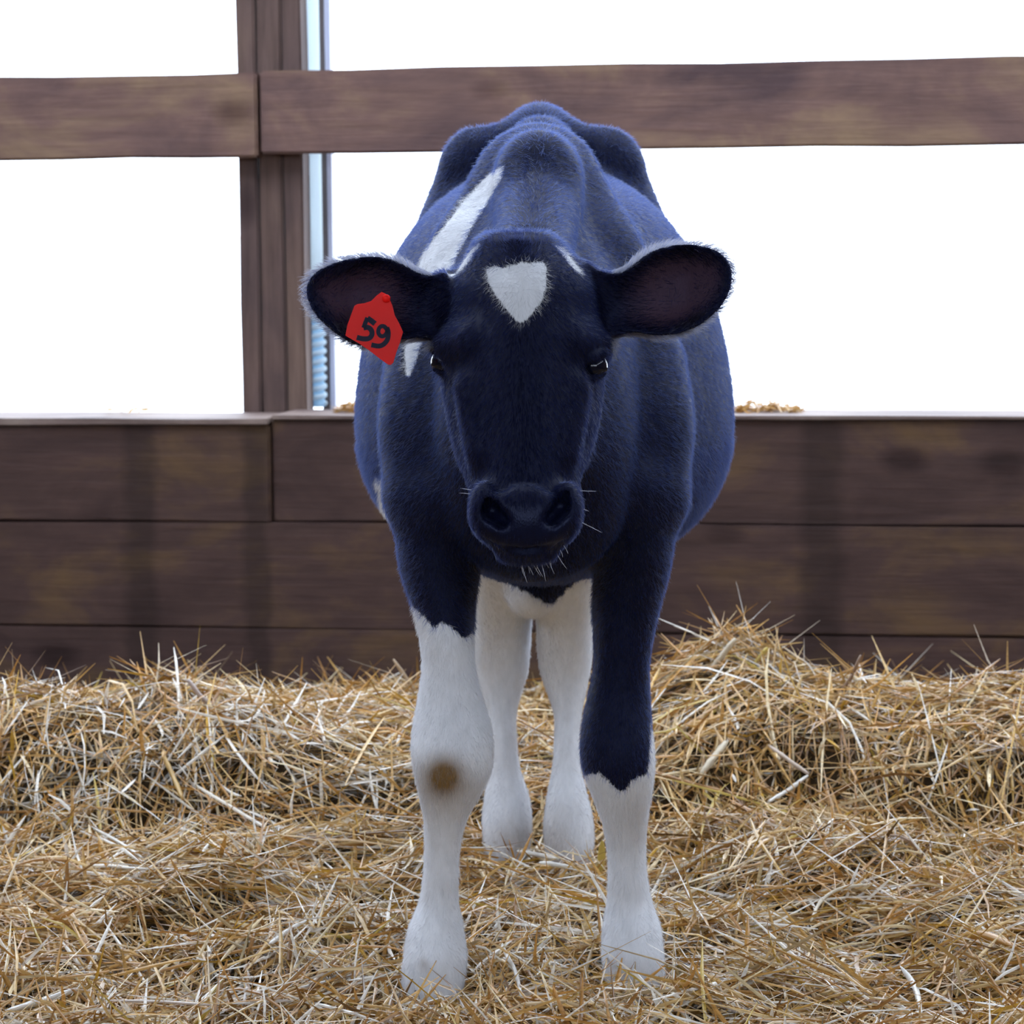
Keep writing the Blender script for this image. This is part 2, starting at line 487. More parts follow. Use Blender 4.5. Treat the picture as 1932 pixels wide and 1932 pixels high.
def straw_bed():
    Vs, Qs, Cs, off = [], [], [], 0
    # under-layer, coloured dark for the shade deep between strands
    gx, gy = np.meshgrid(np.linspace(-2.2, 2.2, 200), np.linspace(1.8, 5.49, 170), indexing='ij')
    gy = np.minimum(gy, 5.485 + gx * math.tan(YAW))
    gz = hbed(gx, gy) - 0.032
    V = np.stack([gx, gy, gz], -1).reshape(-1, 3)
    i, j = np.meshgrid(np.arange(199), np.arange(169), indexing='ij')
    Q = np.stack([i * 170 + j, (i + 1) * 170 + j, (i + 1) * 170 + j + 1, i * 170 + j + 1], -1).reshape(-1, 4)
    Vs.append(V); Qs.append(Q); Cs.append(np.tile((0.045, 0.027, 0.013), (len(V), 1))); off = len(V)
    layers = ((36000, 'short'), (25000, 'mid'), (7000, 'long'), (2800, 'up'), (46000, 'outer'))
    for n, typ in layers:
        y = 2.75 + (5.45 - 2.75) * rng.random(n) ** 1.25
        x = (rng.random(n) * 2 - 1) * (0.20 * y + 0.12)
        if typ == 'outer':                 # the rest of the pen, either side of the view
            x = rng.uniform(-2.1, 2.1, n)
            y = rng.uniform(1.9, 5.44, n)
            far = (np.abs(x) > 0.20 * y) | (y < 2.8)
            x, y = x[far], y[far]
            n = len(x)
        if typ == 'up':
            sparse = (y < 4.75) | (rng.random(n) < 0.25)
            x, y = x[sparse], y[sparse]
            n = len(x)
        ylim = 5.44 - x * math.tan(-YAW)
        y = np.minimum(y, ylim - 0.02 * rng.random(n))
        e = 0.01
        sx = (hbed(x + e, y) - hbed(x - e, y)) / (2 * e)
        sy = (hbed(x, y + e) - hbed(x, y - e)) / (2 * e)
        flow = 1.1 * np.sin(3.1 * x + 1.7 * y) + 0.9 * np.sin(5.3 * y - 2.2 * x)
        azi = np.where(rng.random(n) < 0.45, flow + rng.normal(0, 0.5, n), rng.random(n) * 2 * np.pi)
        slope = np.arctan(sx * np.cos(azi) + sy * np.sin(azi))
        if typ == 'outer':
            ln = np.clip(rng.lognormal(math.log(0.09), 0.4, n), 0.03, 0.22); wd = rng.uniform(0.002, 0.0045, n); up = rng.normal(0, 0.22, n); lift = rng.uniform(-0.014, 0.010, n)
        elif typ == 'short':
            ln = np.clip(rng.lognormal(math.log(0.042), 0.45, n), 0.015, 0.10); wd = rng.uniform(0.0014, 0.0034, n); up = rng.normal(0, 0.32, n); lift = rng.uniform(-0.028, 0.008, n)
        elif typ == 'mid':
            ln = np.clip(rng.lognormal(math.log(0.085), 0.35, n), 0.05, 0.18); wd = rng.uniform(0.0014, 0.0036, n); up = rng.normal(0, 0.22, n); lift = rng.uniform(-0.022, 0.011, n)
        elif typ == 'long':
            ln = rng.uniform(0.13, 0.27, n); wd = rng.uniform(0.0014, 0.0032, n); up = rng.normal(0, 0.13, n); lift = rng.uniform(-0.004, 0.012, n)
        else:
            ln = rng.uniform(0.03, 0.085, n); wd = rng.uniform(0.0016, 0.0042, n); up = rng.uniform(0.35, 1.15, n) * rng.choice([-1, 1], n); lift = rng.uniform(0.0, 0.014, n)
        z = hbed(x, y) + lift
        pit = slope + up
        bend = rng.normal(0, 0.10, n)
        tw = rng.normal(0, 0.8, n)
        V, Q, own = strands(np.stack([x, y, z], -1), azi, pit, ln, wd, bend, tw)
        ci = rng.choice(len(PAL), n, p=PALW)
        patch = np.sin(4.7 * x + 2.1 * y + 1) + np.sin(6.1 * y - 3.3 * x)
        pale = rng.random(n) < 0.12 + 0.06 * patch
        col = PAL[ci] * rng.uniform(0.75, 1.15, (n, 1))
        col[pale] = np.array([0.90, 0.87, 0.79]) * rng.uniform(0.85, 1.05, (pale.sum(), 1))
        deep = np.clip(0.12 + (lift + 0.024) / 0.028, 0.12, 1)[:, None]     # shade of the gaps put into the colour of lower strands
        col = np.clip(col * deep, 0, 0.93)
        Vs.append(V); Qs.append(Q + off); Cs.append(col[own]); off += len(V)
    V = np.concatenate(Vs); Q = np.concatenate(Qs); col = np.concatenate(Cs)
    me = mesh_np('straw_bedding', V, Q, M_STRAW, False)
    me.materials.append(plain('dark_gap_shade', (0.05, 0.032, 0.016), 0.95, 0.05, noise=60.0))  # dark sheet standing in for shade at the bottom of the straw
    nb = 199 * 169
    mi = np.zeros(len(me.polygons), np.int32)
    mi[:nb] = 1
    me.polygons.foreach_set('material_index', mi)
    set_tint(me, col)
    o = link('straw_bedding', me)
    tag(o, 'deep loose golden straw bedding heaped along the plank wall and under the calf', 'straw', kind='stuff')
    return o


straw_bed()


def on_bed(u, v, lift=0.004):
    """Where the sight line of photo pixel (u, v) meets the straw."""
    D = np.linspace(2.8, 5.4, 1400)
    p = at(np.full_like(D, u), np.full_like(D, v), D)
    hit = np.nonzero(p[:, 2] <= hbed(p[:, 0], p[:, 1]) + lift)[0]
    return p[hit[0]] if len(hit) else p[-1]


def stalk(pts, wpx, col, label, stand=False, flat=0.0, tips=0.55):
    """One loose stalk through photo pixels: lying on the bed, or standing up from its first point."""
    if stand:
        a = on_bed(*pts[0], lift=-0.006)
        P = [a] + [at(u, v, a[1] - 0.006 * i) for i, (u, v) in enumerate(pts[1:], 1)]
    else:
        P = [on_bed(u, v, 0.017) for u, v in pts]
    P = np.array(P)
    if len(P) == 2:
        P = np.array([P[0], (P[0] + P[1]) / 2 + np.array([0.002, 0, 0.003]), P[1]])
    t = np.linspace(0, len(P) - 1, 13)
    Q = np.stack([spline_np(t, np.arange(len(P)), P[:, i]) for i in range(3)], -1)
    r = wpx * Q[:, 1].mean() / F_PX / 2
    c0 = Q.mean(0)
    m = M_FLATLEAF if flat else M_STRAW
    prof = r * (1 - (1 - tips) * np.abs(np.linspace(-1, 1, 13)) ** 6)
    if flat:                                # a dry leaf blade, wide and thin
        prof = r * (1 - np.abs(np.linspace(-1, 1, 13)) ** 3 * 0.9)
    # nodes of the stem
    if not flat and len(Q) > 6:
        prof = prof.copy()
        prof[4] *= 1.22
        prof[9] *= 1.15
    me = tube(Q - c0, prof, M_STRAW, 8, 'straw_stalk')
    if flat:
        co = np.array([v_.co[:] for v_ in me.vertices])
        ring = np.repeat(np.arange(13), 8)
        n_ = 13 * 8
        dz = co[:n_] - (Q - c0)[ring]
        view = np.array([0, -0.93, 0.36])
        co[:n_] -= (dz @ view)[:, None] * view * (1 - flat)
        me.vertices.foreach_set('co', co.astype(np.float32).ravel())
    set_tint(me, np.tile(col, (len(me.vertices), 1)) * rng.uniform(0.9, 1.05, (len(me.vertices), 1)))
    o = link('dry_leaf' if flat else 'straw_stalk', me)
    o.location = c0
    tag(o, label, 'leaf' if flat else 'straw stalk', None if flat else 'loose stalks on the bedding')
    return o


def spline_np(t, x, y):
    x = np.asarray(x, float); y = np.asarray(y, float)
    m = np.gradient(y, x)
    i = np.clip(np.searchsorted(x, t) - 1, 0, len(x) - 2)
    h = x[i + 1] - x[i]
    s = (t - x[i]) / h
    return ((2 * s ** 3 - 3 * s ** 2 + 1) * y[i] + (s ** 3 - 2 * s ** 2 + s) * h * m[i] + (-2 * s ** 3 + 3 * s ** 2) * y[i + 1] + (s ** 3 - s ** 2) * h * m[i + 1])


M_FLATLEAF = M_STRAW
PALE, BONE, GOLD, YEL, BRN, DRK = (0.72, 0.64, 0.48), (0.86, 0.85, 0.80), (0.66, 0.44, 0.16), (0.70, 0.55, 0.14), (0.36, 0.24, 0.16), (0.07, 0.05, 0.045)
stalk([(1335, 1272), (1388, 1205)], 11, PALE, 'thick pale straw stalk poking up from the peak of the right heap', True)
stalk([(1418, 1262), (1448, 1222)], 9, YEL, 'short yellow straw stalk standing just right of the heap peak', True)
stalk([(1576, 1316), (1604, 1280), (1624, 1236)], 6, BRN, 'thin brown straw stalk leaning up in front of the dark planks', True)
stalk([(1512, 1322), (1570, 1314), (1630, 1296)], 8, (0.6, 0.52, 0.42), 'long greyish straw stalk sticking out level behind the right heap', True)
stalk([(785, 1338), (708, 1300)], 11, GOLD, 'thick golden straw stalk pointing left from behind the white foreleg', True)
stalk([(790, 1325), (770, 1285), (742, 1244)], 7, (0.55, 0.42, 0.28), 'thin tan straw stalk rising beside the white foreleg towards the planks', True)
stalk([(412, 1336), (380, 1315), (355, 1282)], 9, (0.70, 0.62, 0.60), 'pale pinkish straw stalk sticking up from the left straw ridge', True)
stalk([(275, 1632), (215, 1594), (152, 1568)], 7, BONE, 'bleached white straw stalk, longest of the white fan on the left')
stalk([(268, 1618), (230, 1592), (172, 1560)], 6, BONE, 'bleached white straw stalk, upper one of the white fan on the left')
stalk([(280, 1640), (245, 1638), (204, 1634)], 6, BONE, 'bleached white straw stalk, level lower one of the white fan on the left')
stalk([(345, 1508), (328, 1468), (306, 1420)], 9, GOLD, 'golden straw stalk sloping down the face of the left straw ridge')
stalk([(12, 1908), (80, 1888), (146, 1866)], 12, BONE, 'thick white straw stalk lying in the bottom left corner')
stalk([(976, 1606), (1012, 1612), (1052, 1620)], 9, BONE, 'white straw stalk lying across in front of the hind hooves, rear one of two')
stalk([(1018, 1628), (1050, 1632), (1080, 1638)], 10, BONE, 'white straw stalk lying in front of the hind hooves, nearer one of two')
stalk([(1128, 1664), (1134, 1624), (1136, 1584)], 15, YEL, 'broad yellow dry leaf standing upright behind the right foreleg', True, flat=0.15)
stalk([(1322, 1462), (1348, 1428), (1372, 1398)], 13, PALE, 'broad pale straw stub lying on the slope of the right heap')
stalk([(1450, 1406), (1488, 1434), (1526, 1461)], 8, (0.72, 0.6, 0.5), 'pinkish pale straw stalk, upper arm of the V on the right heap')
stalk([(1524, 1463), (1488, 1490), (1448, 1514)], 8, BONE, 'white straw stalk, lower arm of the V on the right heap')
stalk([(1530, 1738), (1548, 1702), (1582, 1678), (1640, 1668)], 7, PALE, 'arched pale straw stalk curving over a hollow in the right foreground')
stalk([(1768, 1784), (1850, 1764), (1928, 1792)], 17, (0.62, 0.33, 0.07), 'broad orange dry leaf lying at the right edge', False, flat=0.2)
stalk([(1698, 1822), (1726, 1862), (1738, 1912)], 13, BONE, 'curled white dry leaf lying in the right foreground', False, flat=0.2)
stalk([(1222, 1850), (1254, 1806), (1318, 1836), (1332, 1892)], 4, DRK, 'thin dark bent weed stem in front of the right front hoof')
stalk([(748, 1895), (756, 1872), (778, 1864), (792, 1884)], 4, DRK, 'thin dark bent weed stem beside the left front hoof')
stalk([(944, 1776), (958, 1806), (972, 1832), (984, 1880)], 8, BONE, 'white straw stalk lying between the two front hooves')
stalk([(205, 1888), (300, 1890), (396, 1896)], 6, (0.74, 0.66, 0.6), 'long thin pale straw stalk lying level in the left foreground')
stalk([(508, 1782), (540, 1758), (578, 1738)], 10, BONE, 'broad white straw stalk lying left of the front hoof')


def clump(u0, u1, hgt, n, label, seed):
    """A little heap of straw left on the sill board."""
    r = np.random.default_rng(seed)
    xa, xb = wall_xz(u0, 775, 0.11)[0], wall_xz(u1, 775, 0.11)[0]
    x = r.uniform(xa, xb, n)
    hh = hgt * np.clip(1 - np.abs((x - (xa + xb) / 2) / ((xb - xa) / 2)) ** 2.5, 0.1, 1)
    z = zt + 0.004 + hh * r.random(n) ** 1.3
    y = r.uniform(0.07, 0.15, n)
    V, Q, own = strands(np.stack([x, y, z], -1), r.random(n) * 2 * np.pi, r.normal(0, 0.25, n), r.uniform(0.012, 0.04, n), r.uniform(0.0015, 0.0035, n), r.normal(0, 0.12, n), r.normal(0, 0.8, n))
    V[:, 2] = np.maximum(V[:, 2], zt + 0.002)
    me = mesh_np('straw_clump', V - np.array([(xa + xb) / 2, 0.11, zt]), Q, M_STRAW, False)
    set_tint(me, PAL[r.choice(4, n)][own])
    o = link('straw_clump', me)
    o.location = WALL_O + ROT @ Vector(((xa + xb) / 2, 0.11, zt))
    o.rotation_euler = (0, 0, YAW)
    tag(o, label, 'straw', 'straw clumps on the sill')


clump(640, 700, 0.016, 120, 'small tan straw clump on the sill between the side channel and the calf', 1)
clump(1375, 1508, 0.017, 240, 'low tan straw heap on the sill right of the calf', 2)
clump(195, 275, 0.004, 26, 'thin wisp of straw on the sill left of the post', 3)


# ------------------------------------------------------------------ the calf: one skin grown from an implicit field
xs = np.arange(-0.215, 0.272, 0.003)
ys = np.concatenate([np.arange(2.845, 3.20, 0.0026), np.arange(3.20, 4.13, 0.005)])
zs_ = np.concatenate([np.arange(-0.075, 0.43, 0.0045), np.arange(0.43, 0.775, 0.0026), np.arange(0.775, 0.94, 0.0042)])
FLD = np.full((len(xs), len(ys), len(zs_)), 0.5, np.float32)


def region(lo, hi, pad):
    sl = []
    for a, l, h in zip((xs, ys, zs_), lo, hi):
        i0 = max(0, np.searchsorted(a, l - pad) - 1)
        i1 = min(len(a), np.searchsorted(a, h + pad) + 1)
        sl.append(slice(i0, i1))
    X = xs[sl[0]][:, None, None].astype(np.float32)
    Y = ys[sl[1]][None, :, None].astype(np.float32)
    Z = zs_[sl[2]][None, None, :].astype(np.float32)
    return tuple(sl), X, Y, Z


def put(sl, d, k):
    f = FLD[sl]
    if k <= 0:
        FLD[sl] = np.minimum(f, d)
        return
    h = np.clip(k - np.abs(f - d), 0, None) / k
    FLD[sl] = np.minimum(f, d) - h * h * k * 0.25


def cut(sl, d, k):
    f = FLD[sl]
    h = np.clip(k - np.abs(f + d), 0, None) / k
    FLD[sl] = np.maximum(f, -d) + h * h * k * 0.25


def ellipsoid(c, r, k=0.02, sub=False):
    c = np.asarray(c, float); r = np.asarray(r, float)
    sl, X, Y, Z = region(c - r, c + r, k + 0.01)
    q = np.sqrt(((X - c[0]) / r[0]) ** 2 + ((Y - c[1]) / r[1]) ** 2 + ((Z - c[2]) / r[2]) ** 2)
    d = (q - 1) * r.min() if r.min() > 0.4 * r.max() else (q - 1) * (r.min() * 0.6 + r.max() * 0.4)
    (cut if sub else put)(sl, d.astype(np.float32), k)


def capsule(a, b, r1, r2, k=0.02, sub=False, sc=(1, 1, 1)):
    a = np.asarray(a, float); b = np.asarray(b, float); sc = np.asarray(sc, float)
    rm = max(r1, r2) / sc.min()
    sl, X, Y, Z = region(np.minimum(a, b) - rm, np.maximum(a, b) + rm, k + 0.01)
    ab = (b - a) * sc
    px, py, pz = (X - a[0]) * sc[0], (Y - a[1]) * sc[1], (Z - a[2]) * sc[2]
    t = np.clip((px * ab[0] + py * ab[1] + pz * ab[2]) / (ab @ ab), 0, 1)
    d = np.sqrt((px - t * ab[0]) ** 2 + (py - t * ab[1]) ** 2 + (pz - t * ab[2]) ** 2) - (r1 + (r2 - r1) * t)
    (cut if sub else put)(sl, d.astype(np.float32), k)


def spline(t, x, y):
    """Cubic Hermite through (x, y) with finite-difference slopes."""
    x = np.asarray(x, float); y = np.asarray(y, float); t = np.clip(t, x[0], x[-1])
    m = np.gradient(y, x)
    i = np.clip(np.searchsorted(x, t) - 1, 0, len(x) - 2)
    h = x[i + 1] - x[i]
    s = (t - x[i]) / h
    return ((2 * s ** 3 - 3 * s ** 2 + 1) * y[i] + (s ** 3 - 2 * s ** 2 + s) * h * m[i] + (-2 * s ** 3 + 3 * s ** 2) * y[i + 1] + (s ** 3 - s ** 2) * h * m[i + 1])


def zsweep(rows, k, n=2.2, front=None):
    """rows: (v, uL, uR, D, ry): an upright limb whose outline follows the photograph and whose depth is ry."""
    rows = sorted(rows, key=lambda r: -r[0])
    r = np.array(rows, float)
    Lp, Rp = at(r[:, 1], r[:, 0], r[:, 3]), at(r[:, 2], r[:, 0], r[:, 3])
    z = (Lp[:, 2] + Rp[:, 2]) / 2
    cx = (Lp[:, 0] + Rp[:, 0]) / 2
    rx = (Rp[:, 0] - Lp[:, 0]) / 2
    cy, ry = r[:, 3], r[:, 4]
    lo = (min(cx - rx), min(cy - ry), z[0]); hi = (max(cx + rx), max(cy + ry), z[-1])
    sl, X, Y, Z = region(lo, hi, k + 0.01)
    zz = zs_[sl[2]]
    f = lambda q: spline(zz, z, q)[None, None, :].astype(np.float32)
    cxz, rxz, cyz, ryz = f(cx), f(rx), f(cy), f(ry)
    if front is None:
        q = (np.abs(X - cxz) / rxz) ** n + (np.abs(Y - cyz) / ryz) ** n
    else:                                  # egg-shaped section: narrower towards the camera
        yy = (Y - cyz) / ryz
        wx = rxz * (1 - front * np.clip(-yy, 0, 1) ** 1.5)
        q = (np.abs(X - cxz) / wx) ** n + np.abs(yy) ** n
    d = (q ** (1 / n) - 1) * np.minimum(rxz, ryz)
    d = np.maximum(d, np.maximum(Z - z[-1], z[0] - Z))
    put(sl, d.astype(np.float32), k)


def ysweep(rows, k, n=2.3, pear=0.0):
    """rows: (D, u, ztop, zbot, halfwidth): the barrel of the body along the depth axis."""
    r = np.array(rows, float)
    yy = r[:, 0]
    cx = at(r[:, 1], 700, yy)[:, 0]
    cz = (r[:, 2] + r[:, 3]) / 2
    rz = (r[:, 2] - r[:, 3]) / 2
    hw = r[:, 4]
    sl, X, Y, Z = region((min(cx - hw) * 1.05, yy[0], min(r[:, 3])), (max(cx + hw) * 1.05, yy[-1], max(r[:, 2])), k + 0.02)
    yl = ys[sl[1]]
    f = lambda q: spline(yl, yy, q)[None, :, None].astype(np.float32)
    cxy, czy, rzy, hwy = f(cx), f(cz), f(rz), f(hw)
    t = (Z - czy) / rzy
    w = hwy * (1 - pear * np.clip(t, -1.2, 1.2))
    d = ((np.abs(X - cxy) / w) ** n + np.abs(t) ** n) ** (1 / n) - 1
    d = d * np.minimum(hwy, rzy)
    d = np.maximum(d, np.maximum(Y - yy[-1], yy[0] - Y))
    put(sl, d.astype(np.float32), k)


def poly_sd(pts, X, Z):
    """Signed distance to a closed polygon (negative inside)."""
    pts = np.asarray(pts, float)
    d = np.full(np.broadcast(X, Z).shape, 1e9)
    ins = np.zeros(d.shape, bool)
    for (ax, az), (bx, bz) in zip(pts, np.roll(pts, -1, 0)):
        ex, ez = bx - ax, bz - az
        t = np.clip(((X - ax) * ex + (Z - az) * ez) / (ex * ex + ez * ez + 1e-12), 0, 1)
        d = np.minimum(d, (X - ax - t * ex) ** 2 + (Z - az - t * ez) ** 2)
        c = ((az > Z) != (bz > Z)) & (X < (bx - ax) * (Z - az) / (bz - az + 1e-12) + ax)
        ins ^= c
    return np.where(ins, -1, 1) * np.sqrt(d)


def smooth_poly(pts, m=6):
    p = np.asarray(pts, float)
    out = []
    for i in range(len(p)):
        a, b, c, d = p[i - 1], p[i], p[(i + 1) % len(p)], p[(i + 2) % len(p)]
        for s in np.arange(m) / m:
            out.append(0.5 * (2 * b + (c - a) * s + (2 * a - 5 * b + 4 * c - d) * s * s + (3 * b - a - 3 * c + d) * s ** 3))
    return np.array(out)


# barrel
ysweep([(3.095, 1005, .63, .52, .045), (3.14, 1005, .70, .465, .078), (3.20, 1008, .745, .430, .098), (3.28, 1010, .768, .408, .112),
        (3.36, 1015, .805, .395, .130), (3.45, 1022, .812, .385, .158), (3.55, 1024, .815, .376, .190), (3.65, 1027, .818, .375, .204),
        (3.75, 1029, .822, .39, .188), (3.85, 1024, .83, .43, .166), (3.95, 1022, .83, .47, .142), (4.03, 1022, .81, .52, .115), (4.085, 1022, .77, .59, .06)],
       0.03, 2.35, 0.17)
# spine, croup, hip bones, pin bones
capsule(at(1015, 300, 3.40), at(1020, 280, 3.70), 0.024, 0.022, 0.06)
capsule(at(1020, 280, 3.70), at(1018, 246, 3.86), 0.022, 0.020, 0.05)
capsule(at(1018, 246, 3.86), at(1018, 310, 4.04), 0.020, 0.034, 0.05)
for u0, u1 in ((902, 990), (1142, 1050)):
    capsule(at(u0, 278, 3.83), at(u1, 268, 3.83), 0.020, 0.022, 0.035)
    capsule(at(1022 + (u0 - 1022) * 1.19, 318, 3.83), at(1022 + (u0 - 1022) * 1.27, 480, 3.86), 0.030, 0.058, 0.04)
    capsule(at(u0 + (1018 - u0) * 0.35, 330, 4.02), at(u0 + (1018 - u0) * .25, 560, 3.98), 0.028, 0.06, 0.05)
# hindquarters down to the gaskins
for u in (925, 1105):
    capsule(at(u + (1015 - u) * .05, 640, 3.90), at(u + (1015 - u) * 0.12, 980, 3.88), 0.075, 0.07, 0.06, sc=(1.25, 0.8, 1))
# tail
capsule(at(1018, 330, 4.075), at(1018, 960, 4.09), 0.016, 0.011, 0.02)
# withers and neck
capsule(at(1018, 318, 3.46), at(1016, 330, 3.29), 0.032, 0.040, 0.035)
ellipsoid(at(1016, 342, 3.255), (0.0425, 0.046, 0.050), 0.02)
capsule(at(1014, 392, 3.225), at(1006, 484, 3.085), 0.040, 0.034, 0.018)
ysweep([(3.00, 985, .69, .56, .03), (3.04, 988, .71, .54, .046), (3.10, 995, .715, .51, .058), (3.18, 1004, .73, .47, .074), (3.27, 1010, .765, .44, .088), (3.36, 1014, .80, .42, .085)], 0.04, 2.1, 0.22)
# shoulder blades, points of shoulder
for ua, ub, uc, Dd in ((955, 812, 808, 3.30), (1068, 1208, 1215, 3.32)):
    capsule(at(ua, 322, 3.40), at((ua + ub) / 2, 480, 3.35), 0.020, 0.030, 0.035)
    capsule(at((ua + ub) / 2, 480, 3.35), at(ub, 700, Dd), 0.030, 0.046, 0.035, sc=(1.15, 0.7, 1))
    capsule(at(ub, 690, Dd), at(uc, 800, Dd - .03), 0.044, 0.050, 0.03, sc=(1.15, 0.8, 1))
    capsule(at(uc, 790, Dd - .03), at(uc + (1 if ua > 1000 else 0), 930, Dd - .06), 0.046, 0.050, 0.03, sc=(1.1, 0.8, 1))
ellipsoid(at(1008, 990, 3.17), (0.062, 0.04, 0.050), 0.04)
ellipsoid(at(1006, 1105, 3.84), (0.035, 0.06, 0.038), 0.02)
# front legs
zsweep([(820, 795, 860, 3.275, .045), (900, 772, 892, 3.255, .076), (960, 751, 900, 3.245, .072), (1020, 748, 902, 3.24, .066), (1080, 757, 905, 3.23, .058), (1140, 776, 897, 3.22, .050),
        (1200, 791, 894, 3.21, .043), (1260, 796, 897, 3.205, .037), (1320, 788, 911, 3.20, .037), (1380, 778, 928, 3.195, .042), (1420, 776, 930, 3.19, .044),
        (1460, 782, 925, 3.19, .043), (1500, 791, 906, 3.195, .037), (1540, 799, 883, 3.20, .030), (1600, 801, 868, 3.205, .024), (1660, 798, 865, 3.205, .023),
        (1700, 791, 865, 3.205, .024), (1750, 771, 874, 3.20, .031), (1800, 762, 880, 3.19, .034), (1840, 758, 878, 3.185, .033), (1890, 765, 866, 3.175, .032), (1965, 768, 866, 3.165, .034)], 0.012, 2.1)
zsweep([(810, 1165, 1235, 3.29, .045), (880, 1150, 1258, 3.275, .076), (960, 1140, 1268, 3.265, .072), (1020, 1130, 1271, 3.26, .064), (1080, 1122, 1262, 3.26, .056), (1140, 1117, 1246, 3.26, .048),
        (1200, 1120, 1233, 3.26, .042), (1260, 1120, 1225, 3.26, .037), (1310, 1110, 1226, 3.26, .037), (1360, 1099, 1229, 3.255, .041), (1400, 1095, 1233, 3.25, .043),
        (1450, 1099, 1235, 3.25, .042), (1500, 1117, 1229, 3.255, .036), (1550, 1136, 1221, 3.26, .029), (1600, 1145, 1218, 3.265, .024), (1660, 1147, 1222, 3.265, .023),
        (1700, 1145, 1230, 3.265, .025), (1745, 1138, 1245, 3.26, .031), (1800, 1135, 1252, 3.25, .034), (1830, 1138, 1254, 3.245, .033), (1870, 1145, 1252, 3.24, .033), (1935, 1150, 1250, 3.23, .034)], 0.012, 2.1)
# hind legs
zsweep([(980, 870, 1008, 3.86, .12), (1060, 878, 1010, 3.90, .10), (1120, 884, 1007, 3.94, .08), (1180, 888, 1002, 3.97, .06), (1230, 889, 999, 3.985, .05),
        (1270, 894, 995, 3.99, .044), (1305, 903, 984, 3.985, .036), (1340, 915, 975, 3.975, .028), (1400, 925, 975, 3.96, .024), (1450, 924, 981, 3.95, .025),
        (1500, 915, 997, 3.94, .031), (1550, 910, 1003, 3.93, .036), (1590, 913, 1000, 3.92, .035), (1640, 918, 995, 3.91, .036), (1680, 918, 995, 3.90, .036)], 0.012, 2.1)
zsweep([(980, 1008, 1142, 3.82, .12), (1060, 1006, 1138, 3.86, .10), (1120, 1010, 1128, 3.89, .08), (1180, 1013, 1120, 3.92, .06), (1230, 1015, 1117, 3.935, .05),
        (1270, 1021, 1112, 3.94, .044), (1305, 1032, 1105, 3.935, .036), (1340, 1044, 1098, 3.925, .028), (1400, 1046, 1093, 3.91, .024), (1450, 1042, 1096, 3.90, .025),
        (1500, 1033, 1108, 3.89, .031), (1560, 1026, 1120, 3.88, .036), (1600, 1029, 1120, 3.87, .035), (1650, 1032, 1116, 3.86, .036), (1700, 1032, 1116, 3.85, .036)], 0.012, 2.1)
# head: outline rows with front and back depth
HEAD = [(437, 920, 1034, 2.988, 3.045), (445, 906, 1046, 2.980, 3.065), (468, 889, 1068, 2.974, 3.09), (500, 872, 1098, 2.967, 3.115), (540, 853, 1122, 2.958, 3.14), (580, 842, 1134, 2.953, 3.155),
        (620, 833, 1141, 2.947, 3.16), (680, 829, 1142, 2.938, 3.16), (740, 837, 1137, 2.929, 3.15), (800, 847, 1128, 2.92, 3.13), (860, 861, 1112, 2.911, 3.10),
        (905, 880, 1094, 2.903, 3.065), (940, 889, 1094, 2.893, 3.035), (965, 889, 1095, 2.887, 3.015), (990, 892, 1092, 2.887, 3.0), (1015, 908, 1080, 2.892, 2.99), (1035, 932, 1058, 2.902, 2.98), (1050, 960, 1030, 2.92, 2.965)]
zsweep([(v, a, b, (f + g) / 2, (g - f) / 2) for v, a, b, f, g in HEAD], 0.018, 2.35, front=0.34)
# brow ridges, cheek bones, nostril wings, lips and chin
for s, (ub, ue) in ((-1, (862, 838)), (1, (1108, 1134))):
    capsule(at(ub + s * -22, 640, 2.985), at(ue + s * -4, 655, 3.02), 0.012, 0.012, 0.02)
    capsule(at(ub + s * -20, 735, 2.972), at(ub + s * -42, 850, 2.95), 0.010, 0.009, 0.02)
ellipsoid(at(913, 962, 2.912), (0.0135, 0.020, 0.025), 0.012)
ellipsoid(at(1071, 962, 2.912), (0.0135, 0.020, 0.025), 0.012)
ellipsoid(at(992, 985, 2.897), (0.033, 0.013, 0.029), 0.012)
ellipsoid(at(995, 1044, 2.925), (0.028, 0.025, 0.010), 0.010)
capsule(at(930, 1037, 2.893), at(1060, 1033, 2.893), 0.0025, 0.0025, 0.006, sub=True)
# nostrils
for (ua, va, ub, vb) in ((950, 982, 928, 964), (1039, 978, 1058, 956)):
    capsule(at(ua, va, 2.893), at(ub, vb, 2.899), 0.0064, 0.0078, 0.007, sub=True, sc=(1, 0.5, 1))
    capsule(at(ub, vb, 2.897), at(ub + (-11 if ub < 990 else 11), vb - 24, 2.905), 0.0058, 0.0026, 0.006, sub=True, sc=(1, 0.6, 1))
# eye sockets
EYE_R = at(1119, 692, 3.003)
EYE_L = at(840, 684, 3.036)
ellipsoid(EYE_R + np.array([0.006, -0.006, 0]), (0.018, 0.014, 0.012), 0.008, sub=True)
ellipsoid(EYE_L + np.array([-0.006, -0.006, 0]), (0.016, 0.014, 0.012), 0.008, sub=True)

for c, s in ((EYE_R, 1), (EYE_L, -1)):      # lids, slanting down to the inner corner
    capsule(c + np.array([-s * 0.013, -0.0125, 0.0015]), c + np.array([-s * 0.003, -0.0150, 0.0095]), 0.0042, 0.0050, 0.004)
    capsule(c + np.array([-s * 0.003, -0.0150, 0.0095]), c + np.array([s * 0.0105, -0.006, 0.0125]), 0.0050, 0.0045, 0.004)
    capsule(c + np.array([-s * 0.013, -0.0125, -0.0045]), c + np.array([-s * 0.002, -0.0125, -0.0115]), 0.0035, 0.0032, 0.004)
    capsule(c + np.array([-s * 0.002, -0.0125, -0.0115]), c + np.array([s * 0.0100, -0.006, -0.0060]), 0.0032, 0.0030, 0.004)
